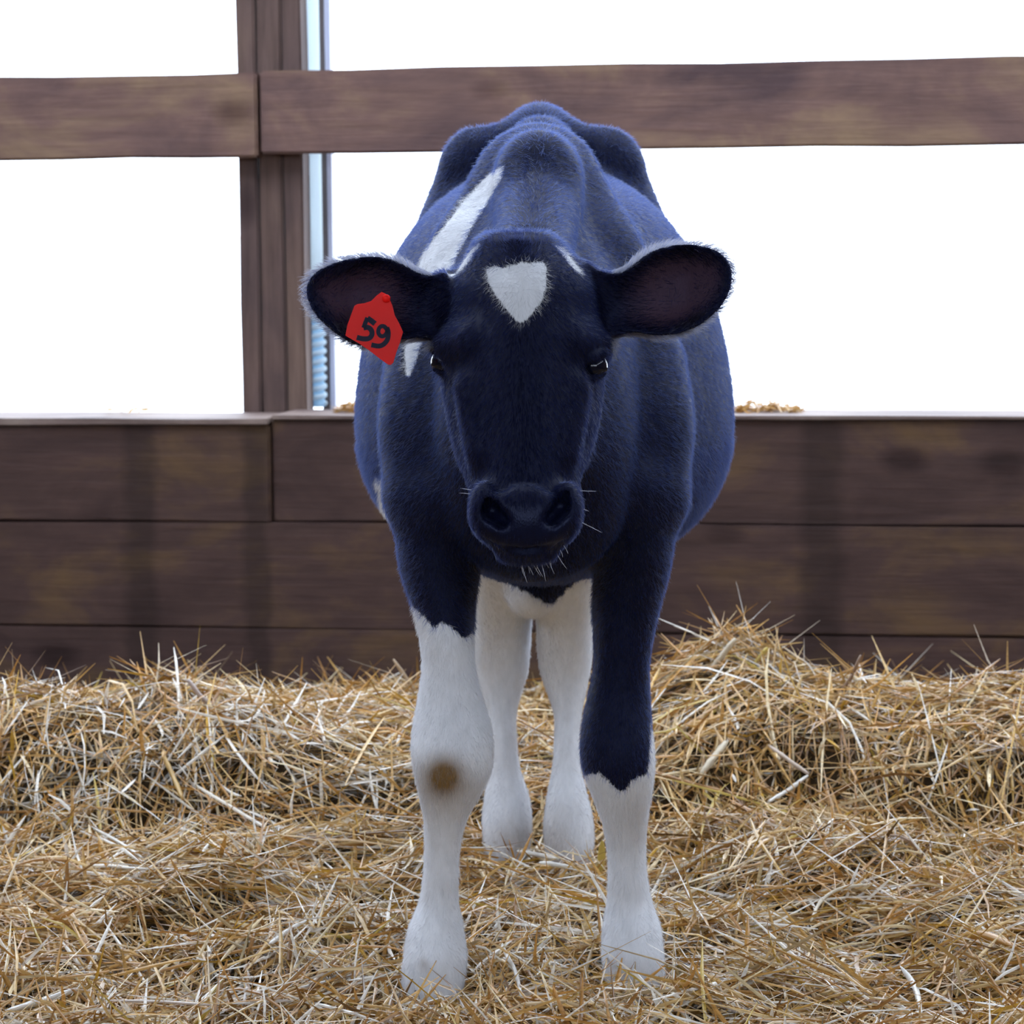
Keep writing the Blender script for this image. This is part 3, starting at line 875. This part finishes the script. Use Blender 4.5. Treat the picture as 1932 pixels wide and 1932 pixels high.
# ears: cupped leaves
EAR_L = [(845, 520), (815, 517), (790, 512), (762, 497), (735, 486), (700, 482), (660, 486), (622, 497), (592, 515), (578, 542), (584, 575), (602, 602), (630, 628), (665, 650), (705, 655), (745, 645), (785, 640), (815, 640), (845, 632)]
EAR_R = [(1100, 505), (1130, 508), (1158, 513), (1178, 508), (1200, 492), (1228, 473), (1262, 462), (1300, 459), (1340, 466), (1368, 484), (1381, 516), (1374, 555), (1352, 588), (1318, 616), (1280, 631), (1240, 635), (1200, 630), (1165, 634), (1135, 640), (1110, 630)]


def ear(poly, D0, D1, u0, u1):
    P = at(np.array(poly)[:, 0], np.array(poly)[:, 1], (D0 + D1) / 2)
    pts = smooth_poly(P[:, [0, 2]])
    lo = (pts[:, 0].min(), min(D0, D1) - 0.05, pts[:, 1].min()); hi = (pts[:, 0].max(), max(D0, D1) + 0.05, pts[:, 1].max())
    sl, X, Y, Z = region(lo, hi, 0.02)
    sd = poly_sd(pts, X[:, 0, :], Z[0, 0, :][None, :])[:, None, :]
    xa, xb = at(u0, 560, D0)[0], at(u1, 560, D1)[0]
    t = np.clip((X - xa) / (xb - xa), 0, 1)
    depth = np.clip(-sd / 0.034, 0, 1)
    yc = D0 + (D1 - D0) * t + 0.030 * (1 - (1 - depth) ** 2) * np.clip(0.35 + t, 0, 1) * (1 - 0.55 * np.clip((t - .7) / .3, 0, 1))
    th = 0.0045 + 0.010 * (1 - t) ** 2
    a = np.abs(Y - yc) - th
    s2 = sd + 0.003
    d = np.minimum(np.maximum(s2, a), 0) + np.sqrt(np.maximum(s2, 0) ** 2 + np.maximum(a, 0) ** 2) - 0.002
    put(sl, d.astype(np.float32), 0.016)


ear(EAR_L, 3.055, 3.03, 835, 585)
ear(EAR_R, 3.055, 3.03, 1120, 1375)
# ear roots behind the funnel
capsule(at(880, 570, 3.09), at(800, 575, 3.085), 0.032, 0.022, 0.02)
capsule(at(1095, 570, 3.09), at(1170, 575, 3.085), 0.032, 0.022, 0.02)


def surface_nets(Fd):
    """One vertex per mixed cell, one quad per crossed grid edge."""
    ins = Fd < 0
    nx, ny, nz = Fd.shape
    cnt = np.zeros((nx - 1, ny - 1, nz - 1), np.int8)
    for i in (0, 1):
        for j in (0, 1):
            for k_ in (0, 1):
                cnt += ins[i:nx - 1 + i, j:ny - 1 + j, k_:nz - 1 + k_]
    I, J, K = np.nonzero((cnt > 0) & (cnt < 8))
    vid = np.full(cnt.shape, -1, np.int32)
    vid[I, J, K] = np.arange(len(I))
    c = {(i, j, k_): Fd[I + i, J + j, K + k_] for i in (0, 1) for j in (0, 1) for k_ in (0, 1)}
    acc = np.zeros((len(I), 3))
    num = np.zeros(len(I))
    keys = list(c)
    for a in keys:
        for ax in range(3):
            if a[ax] == 0:
                b = list(a); b[ax] = 1; b = tuple(b)
                m = (c[a] < 0) != (c[b] < 0)
                t = np.where(m, c[a] / np.where(m, c[a] - c[b], 1), 0)
                p = np.tile(np.array(a, float), (len(I), 1))
                p[:, ax] = t
                acc += p * m[:, None]
                num += m
    loc = acc / num[:, None]
    V = np.stack([np.interp(I + loc[:, 0], np.arange(nx), xs), np.interp(J + loc[:, 1], np.arange(ny), ys), np.interp(K + loc[:, 2], np.arange(nz), zs_)], -1)
    quads = []
    for ax in range(3):
        a = [slice(1, -1)] * 3; b = [slice(1, -1)] * 3
        a[ax] = slice(0, -1); b[ax] = slice(1, None)
        A, B = ins[tuple(a)], ins[tuple(b)]
        i, j, k_ = np.nonzero(A != B)
        off = [1, 1, 1]; off[ax] = 0
        i, j, k_ = i + off[0], j + off[1], k_ + off[2]
        o1, o2 = (ax + 1) % 3, (ax + 2) % 3

        def g(d1, d2):
            q = [i.copy(), j.copy(), k_.copy()]
            q[o1] -= d1; q[o2] -= d2
            return vid[q[0], q[1], q[2]]
        q = np.stack([g(1, 1), g(0, 1), g(0, 0), g(1, 0)], -1)
        flip = ~ins[i, j, k_]
        q[flip] = q[flip][:, ::-1]
        quads.append(q)
    return V, np.concatenate(quads)


BV, BQ = surface_nets(FLD)
del FLD
# light relaxation of the skin
e = np.concatenate([BQ[:, [0, 1]], BQ[:, [1, 2]], BQ[:, [2, 3]], BQ[:, [3, 0]]])
e = np.concatenate([e, e[:, ::-1]])
deg = np.bincount(e[:, 0], minlength=len(BV))


def relax(V, w):
    s = np.stack([np.bincount(e[:, 0], weights=V[e[:, 1], i], minlength=len(V)) for i in range(3)], -1) / np.maximum(deg, 1)[:, None]
    return V + w * (s - V)


for _ in range(2):
    BV = relax(relax(BV, 0.5), -0.45)
ok = np.all(BQ >= 0, axis=1)
BQ = BQ[ok]
FN = np.cross(BV[BQ[:, 2]] - BV[BQ[:, 0]], BV[BQ[:, 3]] - BV[BQ[:, 1]])
FA = np.linalg.norm(FN, axis=1) / 2
FN /= np.maximum(2 * FA, 1e-12)[:, None]
if np.sum(FN[:, 2] * FA * BV[BQ].mean(1)[:, 2]) < 0:
    BQ = BQ[:, ::-1]
    FN = -FN


# ---- coat pattern: signed distance (in photo pixels at the animal's distance) to the white hair
def jag(pts, amp, step, seed):
    """Roughen a coat border into hair tufts."""
    r = np.random.default_rng(seed)
    out = []
    for a, b in zip(pts[:-1], pts[1:]):
        a, b = np.array(a, float), np.array(b, float)
        n = max(1, int(np.linalg.norm(b - a) / step))
        for i in range(n):
            out.append(a + (b - a) * i / n + np.array([0, (amp if i % 2 else -amp) * r.uniform(0.3, 1.2)]))
    out.append(np.array(pts[-1], float))
    return out


WHITE = [
    ([(917, 508), (932, 503), (950, 505), (972, 500), (985, 494), (1003, 497), (1022, 494), (1030, 500), (1031, 540), (1024, 566), (1004, 592), (985, 611), (973, 604), (950, 577), (934, 555), (921, 532)], lambda u, v, D, P: D < 3.03),
    (jag([(765, 1120), (776, 1143), (800, 1163), (820, 1186), (832, 1174), (850, 1182), (866, 1200), (882, 1205), (900, 1180)], 3, 7, 1) + [(960, 1190), (960, 2100), (700, 2100), (740, 1120)], lambda u, v, D, P: (D < 3.45) & (u < 965)),
    (jag([(1070, 1448), (1100, 1462), (1130, 1459), (1146, 1472), (1164, 1492), (1180, 1492), (1192, 1474), (1205, 1466), (1222, 1460), (1226, 1420), (1229, 1360)], 3, 7, 2) + [(1300, 1340), (1300, 2100), (1060, 2100)], lambda u, v, D, P: (D < 3.45) & (u > 1050)),
    (jag([(850, 1075), (905, 1083), (930, 1092), (960, 1100), (1000, 1122), (1040, 1144), (1070, 1112), (1100, 1090), (1118, 1092), (1140, 1120)], 3, 9, 3) + [(1175, 1150), (1175, 1800), (830, 1800), (830, 1100)], lambda u, v, D, P: D > 3.47),
    ([(952, 312), (946, 335), (918, 385), (888, 432), (862, 482), (846, 528), (815, 600), (795, 648), (782, 690), (772, 712), (765, 705), (763, 660), (768, 630), (775, 560), (782, 520), (800, 478), (838, 428), (878, 376), (925, 326)], lambda u, v, D, P: (D > 3.2) & (P[:, 0] < at(1000, 500, 3.4)[0])),
    (jag([(706, 903), (728, 903), (742, 922), (752, 950)], 3, 8, 4) + [(770, 960), (770, 1030), (735, 1030), (716, 985), (712, 960), (716, 935)], lambda u, v, D, P: D > 3.30),
    ([(1240, 915), (1262, 918), (1271, 926), (1262, 938), (1272, 950), (1264, 968), (1240, 975)], lambda u, v, D, P: D > 3.36),
    ([(846, 520), (868, 498), (888, 476), (902, 458), (905, 462), (894, 482), (874, 506), (852, 524)], lambda u, v, D, P: (D > 2.99) & (D < 3.06)),  # light edge on the left ear-root hair, painted as white coat
    ([(1047, 462), (1058, 466), (1078, 488), (1094, 508), (1098, 517), (1088, 514), (1070, 492)], lambda u, v, D, P: (D > 2.985) & (D < 3.04)),  # light from behind on the right ear-root hair, painted into the coat
]


def coat_of(P):
    u, v = uv_of(P)
    D = P[:, 1]
    best = np.full(len(P), 60.0)
    for poly, gate in WHITE:
        g = gate(u, v, D, P)
        if g.any():
            s = poly_sd(poly, u[g], v[g])
            best[g] = np.minimum(best[g], s)
    return np.clip(best, -60, 60)


def dirt_of(P):
    u, v = uv_of(P)
    D = P[:, 1]
    g = lambda cu, cv, ru, rv: np.exp(-((u - cu) / ru) ** 2 - ((v - cv) / rv) ** 2)
    a = (D < 3.45) * (1.0 * g(838, 1462, 34, 34) + 0.42 * g(838, 1490, 58, 55) + 0.25 * g(1195, 1540, 40, 60) + 0.3 * g(800, 1820, 9, 16) + 0.12 * g(820, 1870, 60, 30) + .12 * g(1200, 1840, 60, 30))
    b = (D > 3.6) * (0.45 * g(965, 1590, 50, 45) + 0.45 * g(1045, 1600, 40, 60) + 0.35 * g(1090, 1640, 50, 40) + .15 * g(950, 1440, 60, 80))
    return np.clip(a + b, 0, 1)


def nose_of(P):
    u, v = uv_of(P)
    s = poly_sd([(925, 940), (960, 948), (990, 950), (1030, 946), (1056, 938), (1078, 965), (1076, 1000), (1050, 1026), (1000, 1034), (950, 1028), (915, 1005), (908, 970)], u, v)
    return np.clip(-s / 12 + 0.5, 0, 1) * (P[:, 1] < 2.95)


def inner_ear_of(P):
    u, v = uv_of(P)
    a = poly_sd(smooth_poly(EAR_L, 2), u, v)
    b = poly_sd(smooth_poly(EAR_R, 2), u, v)
    m = np.clip(-np.minimum(a, b) / 30 - 0.3, 0, 1) * (P[:, 1] < 3.065) * (P[:, 1] > 3.0)
    return m * np.clip((np.abs(u - 975) - 190) / 60, 0, 1)


COAT = coat_of(BV)


def coat_mat():
    m, nt, b = new_mat('calf_coat')
    L = nt.links.new
    a = N(nt, 'ShaderNodeAttribute', _attribute_name='coat')
    n = N(nt, 'ShaderNodeTexNoise', Scale=330.0, Detail=2.0)
    ad = N(nt, 'ShaderNodeMath', _operation='MULTIPLY_ADD')
    L(n.outputs['Fac'], ad.inputs[0])
    ad.inputs[1].default_value = 10.0
    L(a.outputs['Fac'], ad.inputs[2])
    mr = N(nt, 'ShaderNodeMapRange')
    mr.inputs['From Min'].default_value = 3.0
    mr.inputs['From Max'].default_value = 7.0
    L(ad.outputs[0], mr.inputs['Value'])
    hn = N(nt, 'ShaderNodeTexNoise', Scale=60.0, Detail=4.0)
    rb = ramp(nt, [(0.3, (0.0026, 0.0034, 0.014)), (0.7, (0.004, 0.0055, 0.022))])
    L(hn.outputs['Fac'], rb.inputs['Fac'])
    rw = ramp(nt, [(0.3, (0.68, 0.70, 0.73)), (0.7, (0.78, 0.80, 0.84))])
    L(hn.outputs['Fac'], rw.inputs['Fac'])
    dn = N(nt, 'ShaderNodeAttribute', _attribute_name='dirt')
    dm = N(nt, 'ShaderNodeMix', _data_type='RGBA')
    L(dn.outputs['Fac'], dm.inputs[0])
    L(rw.outputs['Color'], dm.inputs[6])
    dm.inputs[7].default_value = (0.19, 0.11, 0.035, 1)
    mx = N(nt, 'ShaderNodeMix', _data_type='RGBA')
    L(mr.outputs[0], mx.inputs[0])
    L(dm.outputs[2], mx.inputs[6])
    L(rb.outputs['Color'], mx.inputs[7])
    en = N(nt, 'ShaderNodeAttribute', _attribute_name='inner_ear')
    em = N(nt, 'ShaderNodeMix', _data_type='RGBA')
    L(en.outputs['Fac'], em.inputs[0])
    L(mx.outputs[2], em.inputs[6])
    em.inputs[7].default_value = (0.050, 0.027, 0.042, 1)
    L(em.outputs[2], b.inputs['Base Color'])
    nn = N(nt, 'ShaderNodeAttribute', _attribute_name='nose')
    rr = N(nt, 'ShaderNodeMapRange')
    rr.inputs['To Min'].default_value = 0.62
    rr.inputs['To Max'].default_value = 0.36
    L(nn.outputs['Fac'], rr.inputs['Value'])
    L(rr.outputs[0], b.inputs['Roughness'])
    b.inputs['Specular IOR Level'].default_value = 0.25
    b.inputs['Specular Tint'].default_value = (0.55, 0.62, 1.0, 1)
    b.inputs['Sheen Weight'].default_value = 0.10
    b.inputs['Sheen Roughness'].default_value = 0.3
    b.inputs['Sheen Tint'].default_value = (0.30, 0.40, 0.95, 1)
    vo = N(nt, 'ShaderNodeTexVoronoi', Scale=420.0)
    bp = N(nt, 'ShaderNodeBump', Strength=0.25, Distance=0.001)
    hm = N(nt, 'ShaderNodeMix', _data_type='FLOAT')
    L(nn.outputs['Fac'], hm.inputs[0])
    L(n.outputs['Fac'], hm.inputs[2])
    L(vo.outputs['Distance'], hm.inputs[3])
    L(hm.outputs[0], bp.inputs['Height'])
    L(bp.outputs['Normal'], b.inputs['Normal'])
    return m


M_COAT = coat_mat()
calf = empty('calf', (float(at(1010, 700, 3.5)[0]), 3.5, -0.05))
tag(calf, 'black and white calf with a white forehead patch standing in the straw facing forward', 'calf')
CO = np.array(calf.location)
me = mesh_np('body', BV - CO, BQ, M_COAT, True)
for nm, val in (('coat', COAT), ('dirt', dirt_of(BV)), ('nose', nose_of(BV)), ('inner_ear', inner_ear_of(BV))):
    at_ = me.attributes.new(nm, 'FLOAT', 'POINT')
    at_.data.foreach_set('value', val.astype(np.float32))
body = link('body', me, calf)


# ---- eyes
def uvsphere(c, r, mat, name, nu=28, nv=18):
    th = np.linspace(0, np.pi, nv)
    ph = np.arange(nu) / nu * 2 * np.pi
    V = np.array(c) + np.array(r) * np.stack([np.sin(th)[:, None] * np.cos(ph), np.sin(th)[:, None] * np.sin(ph), np.cos(th)[:, None] * np.ones(nu)], -1)
    i, j = np.meshgrid(np.arange(nv - 1), np.arange(nu), indexing='ij')
    Q = np.stack([i * nu + j, (i + 1) * nu + j, (i + 1) * nu + (j + 1) % nu, i * nu + (j + 1) % nu], -1).reshape(-1, 4)
    return mesh_np(name, V.reshape(-1, 3), Q, mat, True)


M_EYE = plain('wet_dark_eye', (0.003, 0.004, 0.012), 0.05, 0.5)
M_LASH = plain('dark_lash', (0.02, 0.02, 0.04), 0.4, 0.5)
for c, s in ((EYE_R, 1), (EYE_L, -1)):
    link('eye', uvsphere(c - CO, (0.0135, 0.0135, 0.0135), M_EYE, 'eye'), body)

# ---- hooves, deep in the straw
M_HOOF = plain('grey_horn', (0.10, 0.08, 0.07), 0.5, 0.5, noise=40.0)
for (u, v, D) in ((816, 1960, 3.16), (1200, 1930, 3.225), (956, 1678, 3.895), (1074, 1698, 3.845)):
    p = at(u, v, D)
    for s in (-1, 1):
        m_ = uvsphere(np.array([p[0] + s * 0.0135, p[1] - 0.012, -0.034]) - CO, (0.0135, 0.036, 0.026), M_HOOF, 'hoof', 14, 10)
        link('hoof', m_, body)

# ---- ear tag with its hand-written number
M_TAG = glowing_plastic('red_plastic', (0.93, 0.018, 0.014), 0.35)
M_INK = plain('black_marker', (0.012, 0.012, 0.03), 0.6, 0.2)
TAGD = 3.012


def tagpt(zx, zy, d=0.0):
    return at(560 + zx / 4.391, 420 + zy / 4.391, TAGD + d)


tp = [(402, 935), (418, 850), (450, 760), (476, 690), (500, 676), (560, 668), (615, 650), (660, 605), (700, 575), (735, 590), (770, 640), (792, 690), (812, 770), (845, 830), (880, 905), (858, 985), (825, 1075), (800, 1160), (780, 1178), (758, 1176), (690, 1128), (600, 1058), (500, 992), (425, 950)]
tpw = np.array([tagpt(x, y) for x, y in tp])
tpw[:, 1] += 0.006 * ((tpw[:, 2] - tpw[:, 2].min()) / np.ptp(tpw[:, 2])) - 0.003
import bmesh
bm = bmesh.new()
vs = [bm.verts.new(p - CO) for p in tpw]
f = bm.faces.new(vs)
ex = bmesh.ops.extrude_face_region(bm, geom=[f])
for v_ in [g for g in ex['geom'] if isinstance(g, bmesh.types.BMVert)]:
    v_.co.y += 0.0022
bmesh.ops.recalc_face_normals(bm, faces=bm.faces)
bmesh.ops.bevel(bm, geom=[e_ for e_ in bm.edges if e_.calc_face_angle(0) > 1.2], offset=0.0006, segments=2, affect='EDGES')
tm = bpy.data.meshes.new('ear_tag')
bm.to_mesh(tm); bm.free()
tm.materials.append(M_TAG)
etag = link('ear_tag', tm, body)
etag['label'] = 'red plastic ear tag numbered 59'
pin = tagpt(742, 628)
link('tag_button', uvsphere(pin - CO + np.array([0, -0.001, 0]), (0.0038, 0.002, 0.0038), M_TAG, 'tag_button', 18, 8), etag)


def stroke(pts, w):
    p = np.array(pts, float)
    q = [p[0]]
    for i in range(len(p) - 1):
        a, b, c, d = p[max(i - 1, 0)], p[i], p[i + 1], p[min(i + 2, len(p) - 1)]
        for s in (0.25, 0.5, 0.75, 1.0):
            q.append(0.5 * (2 * b + (c - a) * s + (2 * a - 5 * b + 4 * c - d) * s * s + (3 * b - a - 3 * c + d) * s ** 3))
    q = np.array(q)
    t = np.gradient(q, axis=0)
    t /= np.linalg.norm(t, axis=1)[:, None] + 1e-9
    nrm = np.stack([-t[:, 1], t[:, 0]], -1)
    A, B = q - nrm * w / 2, q + nrm * w / 2
    return A, B


strokes = [([(648, 838), (615, 812), (585, 792)], 44), ([(585, 788), (568, 830), (553, 872)], 36), ([(553, 872), (590, 868), (618, 892), (622, 930), (598, 958), (550, 962), (498, 950)], 42),
           ([(748, 890), (728, 862), (700, 858), (680, 880), (676, 912), (694, 938), (722, 938), (744, 915), (750, 885)], 34), ([(745, 868), (758, 910), (752, 965), (722, 1005), (680, 1022), (618, 1012)], 40)]
NV, NQ, o_ = [], [], 0
for pts, w in strokes:
    A, B = stroke(pts, w)
    for X2, dd in ((A, -0.0016), (B, -0.0016)):
        pw = np.array([tagpt(x, y) for x, y in X2])
        pw[:, 1] += 0.006 * ((pw[:, 2] - tpw[:, 2].min()) / np.ptp(tpw[:, 2])) - 0.003 - 0.0006
        NV.append(pw)
    n_ = len(A)
    i_ = np.arange(n_ - 1)
    NQ.append(np.stack([o_ + i_, o_ + i_ + 1, o_ + n_ + i_ + 1, o_ + n_ + i_], -1))
    o_ += 2 * n_
nm_ = mesh_np('tag_number', np.concatenate(NV) - CO, np.concatenate(NQ), M_INK, False)
tn = link('tag_number', nm_, etag)
tn['label'] = 'hand-written black number 59'


# ------------------------------------------------------------------ fur: short hairs over the whole skin
def fur_mat():
    m = bpy.data.materials.new('fur_hair')
    m.use_nodes = True
    nt = m.node_tree
    nt.nodes.remove(nt.nodes['Principled BSDF'])
    L = nt.links.new
    a = N(nt, 'ShaderNodeAttribute', _attribute_name='tint')
    g = N(nt, 'ShaderNodeAttribute', _attribute_name='gloss')
    d = N(nt, 'ShaderNodeBsdfDiffuse')
    L(a.outputs['Color'], d.inputs['Color'])
    h = N(nt, 'ShaderNodeBsdfHair', _component='Reflection')
    L(g.outputs['Color'], h.inputs['Color'])
    h.inputs['RoughnessU'].default_value = 0.35
    h.inputs['RoughnessV'].default_value = 0.6
    x = N(nt, 'ShaderNodeMixShader')
    x.inputs[0].default_value = 0.35
    L(d.outputs[0], x.inputs[1])
    L(h.outputs[0], x.inputs[2])
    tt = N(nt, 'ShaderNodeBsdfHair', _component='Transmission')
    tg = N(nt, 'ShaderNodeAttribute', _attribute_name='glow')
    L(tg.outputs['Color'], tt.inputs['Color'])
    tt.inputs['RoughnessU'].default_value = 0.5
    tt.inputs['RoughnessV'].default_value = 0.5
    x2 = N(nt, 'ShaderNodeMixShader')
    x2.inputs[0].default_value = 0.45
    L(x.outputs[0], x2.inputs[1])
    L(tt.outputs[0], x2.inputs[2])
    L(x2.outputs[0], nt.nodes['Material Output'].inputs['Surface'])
    return m


M_FUR = fur_mat()


def hairs(name, P, parent, mat, rad, tint, gloss, glow, label=None, kind='stuff'):
    """P (n, k, 3) hair points -> one Curves object."""
    n, k_ = P.shape[:2]
    cu = bpy.data.hair_curves.new(name)
    cu.add_curves([k_] * n)
    cu.attributes['position'].data.foreach_set('vector', (P - CO).astype(np.float32).ravel())
    ra = cu.attributes.get('radius') or cu.attributes.new('radius', 'FLOAT', 'POINT')
    ra.data.foreach_set('value', np.ascontiguousarray(np.broadcast_to(rad, (n, k_)), np.float32).ravel())
    for nm, c in (('tint', tint), ('gloss', gloss), ('glow', glow)):
        at2 = cu.attributes.new(nm, 'FLOAT_COLOR', 'CURVE')
        cc = np.ones((n, 4), np.float32)
        cc[:, :3] = c
        at2.data.foreach_set('color', cc.ravel())
    cu.materials.append(mat)
    o = link(name, cu, parent)
    o['kind'] = kind
    if label: o['label'] = label
    return o


def unit(v):
    return v / np.maximum(np.linalg.norm(v, axis=-1, keepdims=True), 1e-9)


def grow_fur(n):
    u0, v0 = uv_of(BV[BQ].mean(1))
    cen = BV[BQ].mean(1)
    head = (cen[:, 1] < 3.06) & (cen[:, 2] > 0.40)
    w = FA * np.where(head, 2.2, 1.0) * np.where(FN[:, 1] > 0.55, 0.25, 1.0)
    w *= (1 - 0.97 * nose_of(cen)) * (1 - 0.85 * inner_ear_of(cen))
    fi = rng.choice(len(BQ), n, p=w / w.sum())
    a, b = rng.random((n, 1)), rng.random((n, 1))
    q = BV[BQ[fi]]
    root = (q[:, 0] * (1 - a) + q[:, 1] * a) * (1 - b) + (q[:, 3] * (1 - a) + q[:, 2] * a) * b
    nr = FN[fi]
    u, v = uv_of(root)
    D = root[:, 1]
    hd = (D < 3.06) & (root[:, 2] > 0.40)
    hd &= ~((D > 2.995) & (v < 480) & (np.abs(u - 985) < 115))
    leg = root[:, 2] < 0.36
    flow = np.tile((0.0, 0.75, -0.65), (n, 1))
    flow[leg] = (0, 0.1, -1)
    # face whorl: hair runs away from the middle of the forehead
    wx = (root[:, 0] - at(985, 540, 2.96)[0]) / 0.06
    wz = (root[:, 2] - at(985, 540, 2.96)[2]) / 0.06
    flow[hd] = np.stack([0.9 * np.clip(wx, -1.5, 1.5), 0.2 + 0 * wx, np.clip(wz, -1.6, 0.8) - 0.25], -1)[hd]
    earm = hd & (np.abs(u - 985) > 165) & (v < 660)
    flow[earm] = np.stack([np.sign(u - 985), 0.2 + 0 * u, -0.15 + 0 * u], -1)[earm]
    flow += rng.normal(0, 0.22, (n, 3))
    tan = unit(flow - (flow * nr).sum(-1, keepdims=True) * nr)
    lift = rng.uniform(0.18, 0.5, n)
    ln = rng.uniform(0.007, 0.012, n)
    ln[hd] *= 0.75
    ln[leg] *= 0.75
    blaze = hd & (np.abs(u - 978) < 75) & (v > 480) & (v < 625)
    ln[blaze] *= 1.15
    lift[blaze] *= 0.6
    rim = earm & (np.abs(nr[:, 1]) < 0.6)
    ln[rim] = rng.uniform(0.007, 0.016, rim.sum())
    lift[rim] += 0.5
    fringe = (D > 3.4) & (root[:, 2] < 0.52) & (~leg)
    ln[fringe] *= 1.35
    lift[fringe] += 0.15
    guard = rng.random(n) < np.where(hd & (nr[:, 1] < -0.45), 0.02, 0.15)          # upright guard hairs catch the light along every outline
    lift[guard] = rng.uniform(0.6, 1.4, guard.sum())
    ln[guard] *= 0.8
    d0 = unit(tan + nr * lift[:, None])
    d1 = unit(tan + nr * (lift * 0.25)[:, None])
    t = np.linspace(0, 1, 4)[None, :, None]
    P = root[:, None] - nr[:, None] * 0.0006 + (d0[:, None] * t * 0.62 + d1[:, None] * t * t * 0.38) * ln[:, None, None]
    c = coat_of(root) + rng.normal(0, 1.2, n)
    dirt = dirt_of(root)[:, None]
    white = (c < 0)[:, None]
    br = rng.uniform(0.8, 1.1, (n, 1))
    br[blaze] = rng.uniform(0.55, 1.1, (blaze.sum(), 1))
    wt = np.array((0.82, 0.845, 0.89)) * (1 - dirt) + np.array((0.22, 0.13, 0.045)) * dirt
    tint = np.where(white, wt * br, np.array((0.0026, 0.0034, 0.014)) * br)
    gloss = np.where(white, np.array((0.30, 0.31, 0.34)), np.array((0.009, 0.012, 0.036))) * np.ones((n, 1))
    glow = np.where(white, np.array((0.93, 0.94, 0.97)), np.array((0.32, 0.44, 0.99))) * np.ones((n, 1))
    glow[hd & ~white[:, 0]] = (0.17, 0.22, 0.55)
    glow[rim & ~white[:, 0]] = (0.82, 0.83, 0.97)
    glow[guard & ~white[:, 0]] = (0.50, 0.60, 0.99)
    rad = np.array([0.00013, 0.00012, 0.0001, 0.00003])
    return hairs('fur', P, body, M_FUR, rad, tint, gloss, glow)


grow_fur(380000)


def whisker_hairs():
    pts = []
    roots = [(976, 1052), (979, 1055), (983, 1056), (988, 1057), (994, 1056), (1000, 1056), (1006, 1055), (1012, 1053), (1018, 1052), (1024, 1049), (1030, 1046), (1036, 1044), (1045, 1040), (1052, 1036), (1060, 1030)]
    tips = [(988, 1086), (991, 1088), (995, 1100), (1006, 1085), (1000, 1083), (1020, 1087), (1024, 1088), (1012, 1078), (1030, 1097), (1036, 1072), (1046, 1083), (1040, 1068), (1070, 1074), (1062, 1052), (1072, 1045)]
    for (ru, rv), (tu, tv) in zip(roots, tips):
        a, b = at(ru, rv - 6, 2.925), at(tu, tv, 2.915)
        m = (a + b) / 2 + np.array([rng.uniform(-.002, .002), -0.003, -0.001])
        t = np.linspace(0, 1, 6)[:, None]
        pts.append((1 - t) ** 2 * a + 2 * t * (1 - t) * m + t * t * b)
    for (ru, rv), (tu, tv) in (((893, 925), (868, 921)), ((893, 932), (866, 930)), ((1094, 926), (1127, 927)), ((1096, 985), (1136, 1005)), ((1094, 958), (1112, 965))):
        a, b = at(ru, rv, 2.93), at(tu, tv, 2.925)
        t = np.linspace(0, 1, 6)[:, None]
        pts.append(a * (1 - t) + b * t)
    P = np.array(pts)
    n = len(P)
    return hairs('whiskers', P, body, M_FUR, np.array([0.00035, 0.00034, 0.0003, 0.00028, 0.0002, 0.00008]), np.full((n, 3), 0.5), np.tile((0.5, 0.55, 0.75), (n, 1)), np.tile((0.7, 0.75, 0.95), (n, 1)), 'pale whiskers under the chin')


whisker_hairs()
